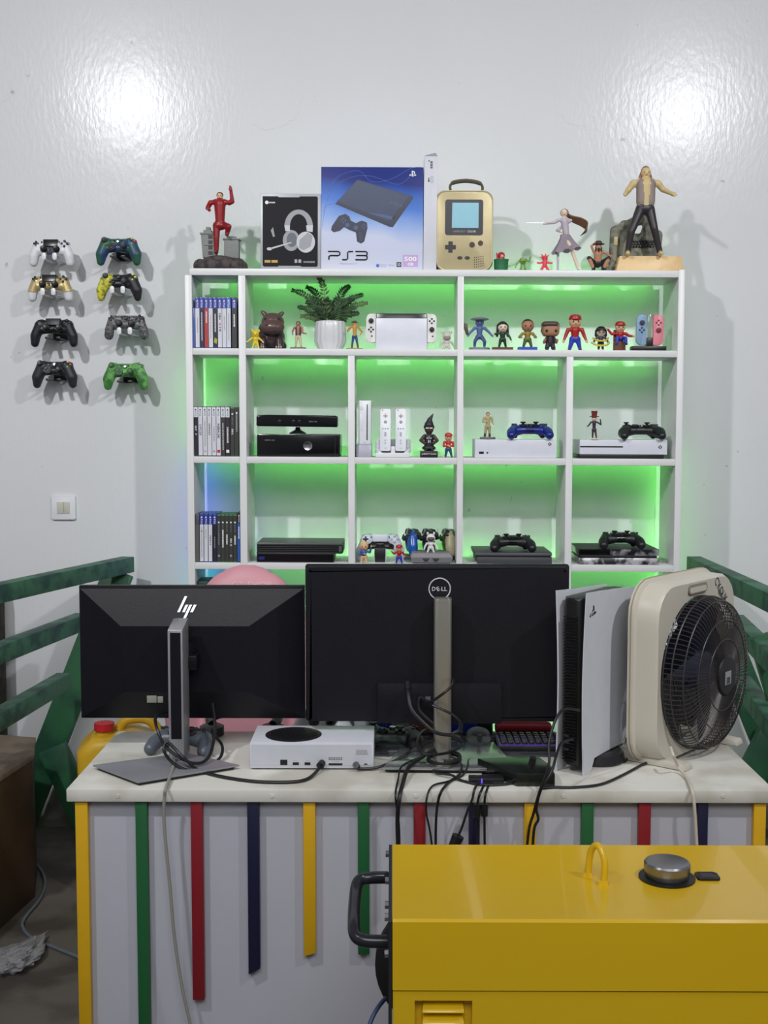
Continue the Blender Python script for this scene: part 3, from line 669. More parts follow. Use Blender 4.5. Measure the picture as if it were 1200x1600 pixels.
# big blue console carton, printed gradient blue to white
def gradmat(name, stops):
    m = bpy.data.materials.new(name); m.use_nodes = True; nt = m.node_tree; n = nt.nodes; b = n['Principled BSDF']
    tc = n.new('ShaderNodeTexCoord'); s = n.new('ShaderNodeSeparateXYZ'); nt.links.new(tc.outputs['Generated'], s.inputs[0])
    ns = n.new('ShaderNodeTexNoise'); ns.inputs['Scale'].default_value = 2.2; nt.links.new(tc.outputs['Generated'], ns.inputs['Vector'])
    a = n.new('ShaderNodeMath'); a.operation = 'MULTIPLY_ADD'; nt.links.new(ns.outputs[0], a.inputs[0]); a.inputs[1].default_value = .18; nt.links.new(s.outputs[2], a.inputs[2])
    a2 = n.new('ShaderNodeMath'); a2.operation = 'MULTIPLY_ADD'; nt.links.new(s.outputs[0], a2.inputs[0]); a2.inputs[1].default_value = .10; nt.links.new(a.outputs[0], a2.inputs[2])
    r = n.new('ShaderNodeValToRGB'); cr = r.color_ramp
    cr.elements[0].position = stops[0][0]; cr.elements[0].color = (*lin(stops[0][1]), 1); cr.elements[1].position = stops[-1][0]; cr.elements[1].color = (*lin(stops[-1][1]), 1)
    for p_, c_ in stops[1:-1]: e = cr.elements.new(p_); e.color = (*lin(c_), 1)
    nt.links.new(a2.outputs[0], r.inputs[0]); nt.links.new(r.outputs[0], b.inputs['Base Color']); b.inputs['Roughness'].default_value = .45; b.inputs['Specular IOR Level'].default_value = .3
    return m
PS = gradmat('blue_fading_box_print', [(.12, (212, 214, 230)), (.46, (204, 210, 234)), (.60, (150, 178, 228)), (.76, (70, 120, 206)), (.92, (30, 78, 168)), (1.12, (18, 38, 122))])
t, wd, ht, k = sbox(502.5, 659.5, 261, 0, .03, .10, PS, 'big blue and white games console box with a printed console and gamepad', 'console_box', 'box')
cx = 581; yb = 418.4
def K2(pts): return [((a-cx)*k, (yb-b)*k) for a, b in pts]
nv = M('navy_print', (34, 52, 92), .3, var=.15, scale=20); nv2 = M('deep_navy_print', (22, 30, 58), .3); nv3 = M('mid_navy_print', (58, 80, 128), .3)
flat(K2([(524, 318), (558, 281), (644, 306), (643, 310), (613, 353), (608, 352.5)]), -.0001, t, nv2, 'console_print')
flat(K2([(527, 314), (559, 283), (638, 306), (606, 344)]), -.0006, t, nv, 'print'); flat(K2([(573, 331), (610, 342), (616, 338), (600, 334)]), -.0010, t, nv3, 'print')
flat(K2([(527, 317), (608, 345), (640, 307), (643, 308), (612, 351), (608, 350)]), -.0010, t, nv2, 'print')
txt('PS3', (618-cx)*k, (yb-318)*k, 20*k, 4.2*k, -.0012, t, nv3, rot=-.28)
flat(K2([(519, 352), (530, 336), (540, 333), (546, 337), (548, 343), (556, 347), (565, 343), (573, 346), (574, 354), (569, 375), (564, 378), (558, 375), (556, 361), (545, 357), (538, 353), (531, 359), (522, 361), (518, 358)]), -.0004, t, nv2, 'gamepad_print')
for a, b_ in ((537, 343), (569, 352)):
    for dx, dy in ((0, -3), (3, 0), (0, 3), (-3, 0)): flat(K2(circ(a+dx, b_+dy, 1.4, 8)), -.0008, t, nv3, 'print')
flat(K2(circ(543, 350, 3.4)), -.0008, t, nv3, 'print'); flat(K2(circ(556, 354, 3.4)), -.0008, t, nv3, 'print')
flat(K2([(561, 360), (566, 362), (567, 374), (561, 374)]), -.0008, t, nv, 'print')
for pts in ([(512, 300), (530, 276), (560, 268), (580, 284), (610, 280), (640, 264), (656, 262)], [(506, 330), (520, 296), (548, 278), (580, 276), (622, 288), (645, 268)], [(504, 352), (510, 322), (524, 318)]):
    b = B(); b.tube([(x, -.0004, z) for x, z in K2([(p.x, p.y) for p in crv([(a, c_, 0) for a, c_ in pts], 6)])], .00045, 5); b.o('swirl_line', M('pale_blue_line', (120, 160, 225), .4), t)
def ps_strokes(cx_, cy_, wd_, ht_, t, mat, y):
    "the wide squared PS3 wordmark as strokes"
    b = B(); r = wd_*.02
    def st(pts): b.tube([(cx_+(u-.5)*wd_, y, cy_+(v-.5)*ht_) for u, v in pts], r, 6)
    st([(0, 1), (.26, 1), (.30, .88), (.30, .62), (.26, .5), (.06, .5), (.02, .4), (.02, 0)])
    st([(.36, 0), (.47, 0), (.50, .12), (.50, .88), (.53, 1), (.64, 1)])
    st([(.70, 1), (.97, 1), (1, .88), (1, .62), (.97, .52), (.72, .52)]); st([(.97, .52), (1, .4), (1, .12), (.97, 0), (.70, 0)])
    b.o('lettering', mat, t)
ps_strokes((543.5-cx)*k, (yb-396.5)*k, 60*k, 12.5*k, t, INKK, -.0001)
txt('PlayStation 3', (545-cx)*k, (yb-409)*k, 26*k, 2.8*k, -.0004, t, INKG)
flat(K2([(629, 395), (652, 395), (652, 413), (629, 413)]), -.0003, t, M('lilac_print', (196, 164, 214), .4), 'storage_badge')
txt('500', (640.5-cx)*k, (yb-401)*k, 19*k, 7*k, -.0009, t, INKW, bold=.03); txt('GB', (640.5-cx)*k, (yb-409)*k, 9*k, 4.2*k, -.0009, t, INKW, bold=.03)
flat(K2([(619, 406), (626.5, 406), (626.5, 413.5), (619, 413.5)]), -.0003, t, nv2, 'print'); txt('3D', (622.7-cx)*k, (yb-409.8)*k, 5*k, 4*k, -.0009, t, INKW)
flat(K2(circ(590, 411.5, 2.6)), -.0003, t, M('blue_print', (50, 110, 190), .4), 'print'); txt('PlayStation\nNetwork', (599-cx)*k, (yb-411.5)*k, 11*k, 4.5*k, -.0004, t, INKG); txt('Blu-ray', (611.5-cx)*k, (yb-411)*k, 8*k, 3.4*k, -.0004, t, INKG)
def pslogo(t, x, z, s, mat, y, frame=None):
    b = B()
    b.prism([(x-.16*s, z-.42*s), (x+.02*s, z-.5*s), (x+.02*s, z+.36*s), (x+.22*s, z+.30*s), (x+.24*s, z+.06*s), (x+.14*s, z+.02*s), (x+.14*s, z-.10*s), (x+.40*s, z), (x+.40*s, z+.26*s), (x+.26*s, z+.44*s), (x-.16*s, z+.52*s)], y-.0004, y, 'y')
    b.prism([(x-.24*s, z-.05*s), (x-.56*s, z-.17*s), (x-.60*s, z-.30*s), (x-.24*s, z-.36*s), (x-.24*s, z-.28*s), (x-.44*s, z-.24*s), (x-.24*s, z-.15*s)], y-.0004, y, 'y')
    b.prism([(x+.10*s, z-.22*s), (x+.46*s, z-.10*s), (x+.62*s, z-.18*s), (x+.56*s, z-.28*s), (x+.10*s, z-.42*s), (x+.10*s, z-.33*s), (x+.40*s, z-.22*s), (x+.34*s, z-.18*s), (x+.10*s, z-.28*s)], y-.0004, y, 'y')
    o = b.o('logo', mat, t, False)
    if frame is not None: o.matrix_local = frame
pslogo(t, (643-cx)*k, (yb-272)*k, 9*k, INKW, -.0002)
# tall slim white carton
WC = M('white_card', (214, 214, 222), .45)
t, wd, ht, k = sbox(661, 681.5, 244, 0, .035, .09, WC, 'tall slim white carton between the blue box and the gold bag', 'slim_carton', 'box')
t.rotation_euler = (0, SLOPE+.004, 0)
B().hexa([(-wd/2, 0, ht), (wd/2, 0, ht), (wd/2, .002, ht), (-wd/2, .002, ht), (-wd*.3, .02, ht+.009), (wd*.35, .01, ht+.014), (wd*.35, .012, ht+.014), (-wd*.3, .022, ht+.009)]).o('flap', SIL, t, False)
b = B()
for i in range(9): b.box(-.002, .006, -.0004, 0, ht-.018-i*.0028, ht-.0167-i*.0028+(.0006 if i % 3 else 0))
b.box(-.008, -.005, -.0004, 0, ht-.018, ht-.013); b.box(-.009, -.004, -.0004, 0, ht-.085, ht-.078); b.box(-.008, -.005, -.0004, 0, ht-.077, ht-.071); b.o('barcode_print', INKK, t, False)
b = B(); b.tube([(.001, -.0003, ht-.066), (.007, -.0003, ht-.066), (.007, -.0003, ht-.088), (.001, -.0003, ht-.088)], .0004, 5, True); b.o('boxed_print', INKK, t, False)

# gold handheld-console lunch bag
gb = M('gold_fabric', (190, 176, 136), .42, .3, bump=.35, bscale=30)
t = W('lunch_bag', 'gold bag shaped like a handheld console with a pale blue screen', 'bag', 725, 0, .04); k = (YF+.04)/F
cx = 725; yb = 420.5
def K3(pts): return [((a-cx)*k, (yb-b)*k) for a, b in pts]
wb = 87*k; hb = (420.5-298)*k
pl = rrect(-wb/2, wb/2, 0, hb, .032, 7)
B().prism(pl, 0, .085, 'y', bev=.006, seg=3).o('body', gb, t)
b = B(); b.tube([(x*.965, -.0008, (z-hb/2)*.975+hb/2) for x, z in pl], .0016, 6, True); b.o('piping', M('gold_piping', (214, 200, 160), .3, .4), t)
b = B(); b.tube([(x*1.0, .012, z) for x, z in pl], .0016, 6, True); b.o('zip', M('dark_zip', (70, 60, 44), .5), t)
hp = [(704, 298), (703, 289), (709, 283.5), (728, 281), (747, 284), (753, 290), (752, 299)]
b = B(); b.tube(crv([(x, .03, z) for x, z in K3(hp)], 4), [.0045]*4+[.0045]*3+[.007]*11+[.0045]*7, 8); b.o('handle', M('dark_olive_webbing', (84, 76, 58), .6), t)
flat(K3(rrect(695, 753.5, 312, 366, 4)), -.0001, t, M('screen_surround_print', (30, 30, 40), .3), 'screen_surround', th=.0012)
flat(K3([(706, 317), (746.5, 317), (746.5, 355), (705.5, 355)]), -.0013, t, M('pale_blue_screen', (138, 196, 214), .25), 'screen')
txt('GAME BOY', (717-cx)*k, (yb-360.3)*k, 19*k, 3*k, -.0014, t, INKG); txt('COLOR', (736-cx)*k, (yb-360.3)*k, 13*k, 3*k, -.0014, t, INKW)
bk = M('rubber_print', (36, 30, 32), .4)
b = B(); b.prism(K3([(700.5, 375.5), (707, 375.5), (707, 392.5), (700.5, 392.5)]), -.0015, 0, 'y'); b.prism(K3([(695.5, 381), (712, 381), (712, 387.5), (695.5, 387.5)]), -.0016, 0, 'y'); b.o('dpad', bk, t)
for a, c_, rx, ry in ((737, 380.5, 4.3, 4.3), (750, 378, 4, 4), (718.5, 400.5, 4, 2.6), (729.8, 400.5, 4, 2.6)):
    flat(K3(circ(a, c_, rx, 20, ry)), -.0001, t, C(70, 34, 40) if c_ < 390 else bk, 'button', th=.0015)
b = B()
for i in range(5):
    for j in range(5): b.prism(K3(circ(741+i*3.3, 400+j*3.6-i*.5, .9, 6)), -.0006, 0, 'y')
b.o('speaker_holes', bk, t, False)

# small figures on the top
t = W('figurine', 'small red round-headed figure sitting in a green pot', 'figurine', 783, 0, .05)
B().lathe([(.020, 0), (.0235, .002), (.025, .036), (.026, .040), (.0225, .040), (.0215, .034), (0, .034)], 28).o('pot', C(40, 112, 72, .4), t)
blob('body', [('e', (0, 0, .054), (.0125, .012, .012), 0), ('e', (0, 0, .042), (.012, .011, .012), 0), ((-.013, -.002, .041), (-.016, -.003, .062), .003, .002, 0)], [C(176, 34, 44, .35)], t, .0012, 2)
B().ell((.002, -.010, .050), (.006, .004, .005)).o('face', SK1, t)
t = W('figurine', 'small green frog-like toy with thin limbs waving on a black base', 'figurine', 817, 0, .05)
base(t, .046, .03, .005, BLACK)
blob('body', [('e', (0, 0, .037), (.0125, .011, .0125), 0), ((-.010, 0, .038), (-.022, -.004, .026), .0024, .002, 0), ((-.022, -.004, .026), (-.026, -.006, .014), .002, .0028, 0),
   ((.011, 0, .040), (.020, -.004, .034), .0024, .002, 0), ((.020, -.004, .034), (.024, -.007, .048), .002, .003, 0), ((-.005, 0, .028), (-.007, 0, .008), .0032, .0028, 0), ((.005, 0, .028), (.007, 0, .008), .0032, .0028, 0),
   ((-.007, 0, .007), (-.009, -.008, .0068), .003, .003, 0), ((.007, 0, .007), (.009, -.008, .0068), .003, .003, 0)], [C(112, 158, 52, .4)], t, .001, 2)
for s in (-1, 1):
    e = B(); e.ell((s*.0055, -.0075, .046), .0042); o = e.o('eye', WG, t); e = B(); e.ell((s*.0055, -.0112, .0465), .0016); e.o('pupil', BLACK, t)
B().ell((0, -.0105, .033), (.006, .0015, .0012)).o('mouth', C(60, 90, 30), t)
t = W('figurine', 'small coral-red rubber toy figure with spiky hair and arms out', 'figurine', 851, 0, .05)
rr = C(232, 70, 84, .5)
blob('body', [('e', (0, 0, .045), (.010, .009, .009), 0), ((-.006, 0, .052), (-.013, 0, .060), .003, .0012, 0), ((.002, 0, .054), (.003, 0, .062), .003, .0012, 0), ((.007, 0, .050), (.014, 0, .058), .003, .0012, 0), ((-.009, 0, .048), (-.016, 0, .050), .003, .001, 0),
   ((0, 0, .036), (0, 0, .022), .0075, .008, 0), ((-.006, 0, .032), (-.017, -.001, .029), .0038, .003, 0), ((-.017, -.001, .029), (-.024, -.001, .030), .003, .0034, 0), ((.006, 0, .032), (.017, -.001, .029), .0038, .003, 0), ((.017, -.001, .029), (.024, -.001, .030), .003, .0034, 0),
   ((-.005, 0, .018), (-.012, 0, .005), .0048, .0048, 0), ((.005, 0, .018), (.012, 0, .005), .0048, .0048, 0), ((-.012, 0, .004), (-.015, -.007, .0038), .0038, .0036, 0), ((.012, 0, .004), (.015, -.007, .0038), .0038, .0036, 0)], [rr], t, .0011, 2)
for s in (-1, 1): B().ell((s*.004, -.0085, .046), (.0015, .001, .002)).o('eye', C(90, 20, 26), t)

# running figure with sword and long hair
t = W('figurine', 'slim long-haired figure in a pale dress lunging with a thin silver sword', 'figurine', 884, 0, .05); H = px2(421-325)
base(t, .075, .05, .004, M('clear_pale_plastic', (210, 206, 224), .15, trans=.4)); dress = C(196, 184, 196, .45)
B().box(-.030, -.022, .008, .012, .003, .082, .001).o('stand_rod', M('clear_pale_plastic'), t)
zz = .055
person(t, H, .135, SKP, None, dress, SKP, WG, z0=.004, hips=.52, feet=((.03, .06, .36), (.20, -.02)), knees=((.04, -.13, .40), (.09, -.05, .32)), hands=((-.36, -.05, .755), (-.10, -.06, .62)), elbows=((-.2, -.02, .775), (-.15, .04, .66)), bulk=.72, eyes=True, lean=(-.045, -.02))
sk = [];
b = B()
n = 28; rings = []
for j, (r, z) in enumerate(((.016, .125), (.019, .115), (.028, .098), (.040, .080), (.047, .070))):
    rg = []
    for i in range(n):
        a = 2*PI*i/n; rr_ = r*(1+.14*j/4*math.sin(7*a)); rg.append(b.bm.verts.new((-.004+.0015*j+rr_*math.cos(a), rr_*.75*math.sin(a), z+.005*j/4*math.sin(7*a+1)+.003*j*math.cos(a)*.8)))
    rings.append(rg)
for A, Q in zip(rings, rings[1:]):
    for i in range(n): b.bm.faces.new((A[i], A[(i+1) % n], Q[(i+1) % n], Q[i]))
bmesh.ops.solidify(b.bm, geom=b.bm.faces[:], thickness=.0012)
b.o('skirt', dress, t)
hcol = C(118, 82, 58, .4); hx = -.045*H; hz = H-.012
caps = [('e', (hx+.002, .002, hz-.001), (.0145, .0135, .0145), 0)]
for i in range(7):
    y = .004+.003*i; pts = crv([(hx+.008, .006, hz-.002), (hx+.03, y, hz-.012-.002*i), (hx+.062, y+.004, hz-.018-.0035*i), (hx+.082, y, hz-.034-.004*i), (hx+.072-.002*i, y, hz-.062-.002*i)], 4)
    for a, c_, kk in zip(pts, pts[1:], range(99)): caps.append((a, c_, .0042-.00018*kk, .0040-.00018*kk, 0))
blob('hair', caps, [hcol], t, .0014, 1)
b = B(); sx = -.38*H; sz = .755*H+.004; b.hexa([(sx-.058, -.009, sz-.0006), (sx, -.0095, sz-.0022), (sx, -.0085, sz-.0022), (sx-.058, -.0085, sz), (sx-.058, -.009, sz+.0008), (sx, -.0095, sz+.0018), (sx, -.0085, sz+.0018), (sx-.058, -.0085, sz+.0008)]); b.box(sx-.001, sx+.001, -.011, -.007, sz-.006, sz+.006); b.o('sword', CHROME, t)

# squatting figure
t = W('figurine', 'shirtless squatting figure in a dark hat with one hand on its head', 'figurine', 934, 0, .05); H = .115
tt = C(196, 140, 108, .5); bk2 = C(30, 28, 30)
blob('body', [('e', (0, -.006, .084), (.0105, .0105, .0125), 0), ((0, 0, .070), (0, -.004, .078), .006, .006, 0), ((-.013, 0, .068), (.013, 0, .068), .0062, .0062, 0), ((0, 0, .062), (0, .006, .036), .0145, .0125, 0), ((0, .006, .030), (0, .006, .027), .014, .013, 1),
   ((-.010, .004, .028), (-.034, -.020, .044), .0095, .0075, 1), ((-.034, -.020, .044), (-.016, -.010, .010), .0072, .0058, 0), ((.010, .004, .028), (.034, -.020, .044), .0095, .0075, 1), ((.034, -.020, .044), (.017, -.010, .010), .0072, .0058, 0),
   ((-.016, -.006, .0065), (-.018, -.022, .0055), .0068, .0058, 1), ((.017, -.006, .0065), (.020, -.022, .0055), .0068, .0058, 1), ((-.016, -.01, .018), (-.016, -.01, .008), .0068, .007, 1), ((.017, -.01, .018), (.017, -.01, .008), .0068, .007, 1),
   ((-.015, 0, .068), (-.024, -.006, .086), .0048, .0042, 0), ((-.024, -.006, .086), (-.008, -.006, .100), .0042, .0036, 0), ((-.008, -.006, .100), (-.002, -.006, .102), .0042, .004, 0),
   ((.015, 0, .068), (.030, -.008, .062), .0048, .0042, 0), ((.030, -.008, .062), (.038, -.022, .048), .0042, .0036, 0), ((.038, -.022, .048), (.040, -.026, .052), .004, .0035, 0)], [tt, bk2], t, .0012, 2)
B().lathe([(0, .0905), (.011, .0905), (.020, .0915), (.0205, .0935), (.0125, .094), (.012, .099), (.008, .1035), (0, .104)], 24, (0, -.006)).o('hat', C(64, 50, 44), t)
blob('hair', [((-.009, -.008, .082), (-.010, -.010, .068), .0032, .002, 0), ((.009, -.008, .082), (.010, -.010, .068), .0032, .002, 0), ((0, -.015, .075), (0, -.016, .066), .0045, .002, 0)], [HBLK], t, .001, 1)
for s in (-1, 1): B().ell((s*.004, -.0155, .085), (.0015, .001, .0014)).o('eye', BLACK, t)

# large figure on wooden plinth with ruin backdrop
t = W('statue', 'tall long-haired figure in grey vest and dark trousers on a pale wooden plinth', 'statue', 1006, 0, .035); k = (YF+.04)/F
wood = M('pale_wood', (226, 194, 142), .45, rgb2=(214, 178, 124), scale=14)
zt = 24.5*k
B().hexa([(-.094, 0, 0), (.136, 0, 0), (.136, .12, 0), (-.094, .12, 0), (-.080, .008, zt), (.128, .008, zt), (.128, .112, zt), (-.080, .112, zt)], .0012).o('wooden_plinth', wood, t)
ru = M('ruin_resin', (128, 128, 112), .7, rgb2=(92, 94, 84), scale=45, bump=.6, bscale=90)
rc = [((-.090, .07, .02), (-.088, .07, .148), .018, .017, 0), ((-.060, .078, .02), (-.055, .078, .17), .020, .016, 0), ((-.088, .065, .148), (-.045, .075, .168), .016, .014, 0), ((-.04, .08, .17), (.022, .08, .19), .016, .014, 0), ((-.056, .078, .165), (.010, .078, .20), .014, .012, 0),
      ((-.04, .085, .08), (.045, .085, .08), .022, .022, 0), ((-.04, .085, .12), (.05, .085, .12), .022, .020, 0), ((.02, .08, .14), (.03, .08, .19), .018, .014, 0), ((.05, .075, .05), (.06, .075, .135), .020, .018, 0), ((-.04, .085, .06), (.05, .085, .06), .02, .02, 0), ((-.095, .065, .02), (-.12, .05, .012), .012, .009, 0)]
blob('ruin_backdrop', rc, [ru], t, .0038, 2)
b = B()
for i in range(9):
    for j in range(3): b.lathe([(.0038, .056), (.0038, .066)], 6, (-.03+i*.0095+(j % 2)*.0045, .095+j*.0085), 'y')
b.o('vent_grid', DARK, t, False)
B().box(-.094, -.080, .050, .056, .095, .125, .002).o('lamp_panel', C(186, 170, 120), t)
fl = C(212, 188, 134, .5)
person(t, px2(421-262), .13, fl, None, fl, C(48, 42, 46), fl, z0=zt, feet=((-.19, -.0), (.18, -.0)), knees=((-.16, -.04, .27), (.10, -.04, .30)), hips=.53, hands=((-.25, -.12, .67), (.28, -.10, .68)), elbows=((-.20, .02, .73), (.20, .02, .75)),
       bulk=1.0, sleeves=False, vest=C(146, 132, 126, .6), fingers=True)
HH = px2(159)-zt; zc = px2(159)-.0115
blob('hair', [('e', (0, .004, zc+.004), (.0125, .012, .0115), 0)]+[((s*.008, .006, zc+.003), (s*.017, .008, zc-.022), .0065, .006, 0) for s in (-1, 1)]+[((s*.017, .008, zc-.022), (s*.019, .006, zc-.042), .006, .0045, 0) for s in (-1, 1)], [C(158, 96, 76, .5)], t, .0013, 2)
for s in (-1, 1):
    B().cyl((s*.024*1, -.002, zt+.014), (s*.024, -.002, zt+.016), .001, .001) if False else None

# ---- first shelf ----------------------------------------------------------------
t = W('figurine', 'tiny yellow toy figure with white hands at the hippo\'s foot', 'figurine', 399.5, 1, .012); H = px2(28)
ye = C(236, 200, 40, .4)
person(t, H, .40, ye, None, ye, ye, WG, feet=((-.17, -.05), (.17, -.05)), hands=((-.44, -.08, .36), (.42, -.08, .34)), bulk=1.5, handmat=WG)
for s in (-1, 1): B().ell((s*H*.17, 0, H*.96), (H*.08, H*.06, H*.09)).o('ear', ye, t)
t = W('hippo_figure', 'brown glossy sitting hippo figure beside the small yellow toy', 'figurine', 424, 1, .075)
hb = C(96, 74, 72, .28); hd = C(62, 48, 50, .3)
blob('body', [('e', (0, .02, .042), (.046, .05, .042), 1), ('e', (-.012, .022, .066), (.036, .042, .036), 1), ('e', (.006, -.010, .092), (.040, .036, .034), 0), ('e', (.008, -.034, .074), (.041, .028, .024), 0), ('e', (.010, -.032, .058), (.036, .024, .012), 1),
   ((-.028, -.028, .030), (-.028, -.036, .008), .015, .014, 1), ((.030, -.028, .030), (.032, -.036, .008), .015, .014, 1), ((.024, 0, .03), (.04, -.01, .012), .018, .014, 1),
   ((-.022, .0, .120), (-.030, 0, .128), .009, .007, 0), ((.030, .0, .118), (.038, 0, .125), .009, .007, 0)], [hb, hd], t, .0022, 3)
for s in (-1, 1):
    B().ell((.006+s*.023, -.040, .103), (.0038, .0025, .0038)).o('eye', BLACK, t)
    B().ell((.008+s*.018, -.060, .080), (.0035, .0018, .0025)).o('nostril', hd, t)
    for k_ in range(3): B().ell((s*.030+(k_-1)*.008, -.0505, .006), (.0032, .002, .004)).o('toe_nail', C(176, 160, 150), t)
t = W('figurine', 'slim young figure in a vest and pale trousers left of the fern pot', 'figurine', 466, 1, .04)
base(t, .056, .034, .006, C(110, 90, 84))
person(t, px2(43), .19, SK3, HBLK, SK3, C(206, 190, 158), SK3, z0=.006, vest=C(88, 50, 78), sleeves=False, feet=((-.10, .02), (.12, -.03)), hands=((-.22, .02, .52), (.30, -.10, .52)), elbows=((-.22, .03, .62), (.16, -.02, .56)), bulk=1.1)

# fern in a ribbed white pot
t = W('potted_fern', 'dark green fern in a ribbed white ceramic pot on the first shelf', 'plant', 516, 1, .085)
k = (YF+.085)/F; r1 = 24.5*k; hh = 44*k
b = B(); n = 72; rings = []
for z, r in ((0, .72), (.06, .78), (.3, 1.0), (.85, .96), (.95, .93), (1, .90), (1, .84), (.9, .84)):
    rg = []
    for i in range(n):
        a = 2*PI*i/n; rr_ = r1*r*(1+(.022*math.cos(18*a) if .04 < z < .96 else 0)); rg.append(b.bm.verts.new((rr_*math.cos(a), rr_*math.sin(a), z*hh)))
    rings.append(rg)
for A, Q in zip(rings, rings[1:]):
    for i in range(n): b.bm.faces.new((A[i], A[(i+1) % n], Q[(i+1) % n], Q[i]))
b.bm.faces.new(rings[0][::-1]); b.bm.faces.new(rings[-1])
b.o('pot', M('white_glazed_ceramic', (222, 222, 226), .25), t)
leafm = M('fern_leaf', (58, 86, 52), .5, rgb2=(34, 56, 34), scale=30); leafl = M('fern_leaf_pale', (92, 112, 68), .5)
fr = [(456, 452), (478, 446), (498, 434), (510, 468), (528, 462), (545, 445), (566, 458), (573, 470), (465, 478), (485, 462), (540, 470), (555, 478), (470, 492), (505, 470), (520, 476), (560, 486), (490, 480), (533, 486), (478, 470), (550, 465)]
rnd = random.Random(5)
for fi, (px, py) in enumerate(fr):
    x1 = (px-516)*k; z1 = (545-py)*k; y1 = rnd.uniform(-.035, .05); x0 = x1*.18; 
    p0 = Vector((x0, y1*.3, hh*.93)); p2 = Vector((x1, y1, z1)); mid = Vector((x1*.55, y1*.7, max(hh*1.15, hh+(z1-hh)*.75)))
    pts = crv([p0, mid, p2], 9)
    b = B(); b.tube(pts, [.0012*(1-.7*i/len(pts)) for i in range(len(pts))], 5)
    for i in range(3, len(pts)-1):
        d = (pts[i+1]-pts[i-1]).normalized(); sd = Vector((-d.z, rnd.uniform(-.3, .3), d.x)).normalized(); Lf = (.024*(1.15-i/len(pts))+.003)*rnd.uniform(.7, 1.2)
        for s in (-1, 1):
            ax = (sd*s+d*.75).normalized(); nn = ax.cross(Vector((0, 1, 0))).normalized(); p = pts[i]; e = p+ax*Lf; mm = p+ax*Lf*.45
            v = [b.bm.verts.new(u) for u in (p, mm+nn*.0042+Vector((0, .001, 0)), e, mm-nn*.0042+Vector((0, .001, 0)), mm+Vector((0, -.0012, 0)))]
            for f in ((0, 1, 4), (1, 2, 4), (2, 3, 4), (3, 0, 4)): b.bm.faces.new([v[q_] for q_ in f])
    d = (pts[-1]-pts[-2]).normalized(); v = [b.bm.verts.new(u) for u in (pts[-1]-d*.004+Vector((.002, 0, 0)), pts[-1]-d*.004-Vector((.002, 0, 0)), pts[-1]+d*.008)]; b.bm.faces.new(v)
    b.o('frond', leafl if fi % 5 == 2 else leafm, t)

t = W('figurine', 'cowboy figurine with brown hat and blue jeans right of the fern pot', 'figurine', 554, 1, .035)
base(t, .058, .034, .004, C(164, 134, 96))
person(t, px2(44), .17, SK1, None, C(206, 150, 60), C(48, 74, 120), C(110, 66, 40), z0=.004, hatcol=C(98, 56, 36), brim=True, boots=.1, feet=((-.10, .01), (.13, -.01)), hands=((-.20, -.03, .76), (.20, -.03, .48)), elbows=((-.26, .02, .62), (.28, .03, .60)), bulk=.95)

# handheld dock with side controllers
def stick(t, x, z, y, m=BLACK, s=1): B().lathe([(.0062*s, y), (.0062*s, y-.003), (.0085*s, y-.004), (.0085*s, y-.0065), (.006*s, y-.0072), (0, y-.0068)], 18, (x, z), 'y').o('thumbstick', m, t)
t = W('handheld_console', 'white handheld console with side grips standing in its white dock', 'console', 627, 1, .045); k = (YF+.04)/F
def KX(px, py, cx=627, yb=546): return ((px-cx)*k, (yb-py)*k)
x0, z0 = KX(587.5, 497.5); x1, z1 = KX(666.5, 545.6)
B().box(x0, x1, -.005, .001, .0, z0, .002).o('dock_front', M('white_dock', (224, 226, 236), .35), t)
B().box(x0, x1, .016, .046, 0, z0, .002).o('dock_back', WHITE, t)
a, z2 = KX(588, 490); B().box(x0+.002, x1-.002, .002, .015, .006, z2, .0025).o('screen', M('glossy_black', (18, 18, 20), .2), t)
for s, xa, xb in ((-1, 572.5, 587.3), (1, 666.8, 681.5)):
    A, zt_ = KX(xa, 490.3); Bx, zb_ = KX(xb, 535)
    b = B(); r = .022*.75; n = 7
    if s < 0: poly = [(Bx, zb_), (Bx, zt_)]+[(A+r-r*math.sin(i*PI/2/n), zt_-r+r*math.cos(i*PI/2/n)) for i in range(n+1)]+[(A+r-r*math.cos(i*PI/2/n), zb_+r-r*math.sin(i*PI/2/n)) for i in range(n+1)]
    else: poly = [(A, zt_), (A, zb_)]+[(Bx-r+r*math.sin(i*PI/2/n), zb_+r-r*math.cos(i*PI/2/n)) for i in range(n+1)]+[(Bx-r+r*math.cos(i*PI/2/n), zt_-r+r*math.sin(i*PI/2/n)) for i in range(n+1)]
    b.prism(poly, .001, .015, 'y', bev=.002); j = b.o('side_grip', WG, t)
    mx_ = (A+Bx)/2; zs_, zd_ = ((545.6-501)*k, (545.6-514.5)*k) if s < 0 else ((545.6-514)*k, (545.6-501)*k)
    stick(j, mx_, zs_, .001)
    for ox, oz in ((0, .0072), (.0072, 0), (0, -.0072), (-.0072, 0)): B().lathe([(.0032, .001), (.0032, -.0008), (0, -.001)], 12, (mx_+ox, zd_+oz), 'y').o('button', BLACK, j)
    B().box(mx_+.003-.0025, mx_+.003+.0025, -.0004, .001, (545.6-524.5)*k-.0025, (545.6-524.5)*k+.0025, .0005).o('button', BLACK, j)
t = W('figurine', 'small white cat-eared figure right of the docked handheld console', 'figurine', 698, 1, .04)
wf = M('ivory_figure', (222, 216, 206), .45, var=.2, scale=150)
person(t, px2(28), .50, wf, None, wf, wf, wf, feet=((-.20, 0), (.20, 0)), hands=((-.38, 0, .20), (.38, 0, .20)), bulk=1.7)
for s in (-1, 1): B().ell((s*.013, 0, .060), (.005, .004, .006)).o('ear', wf, t)
b = B(); b.ell((0, -.012, .040), (.012, .004, .007)); b.o('mask', C(150, 130, 124), t)

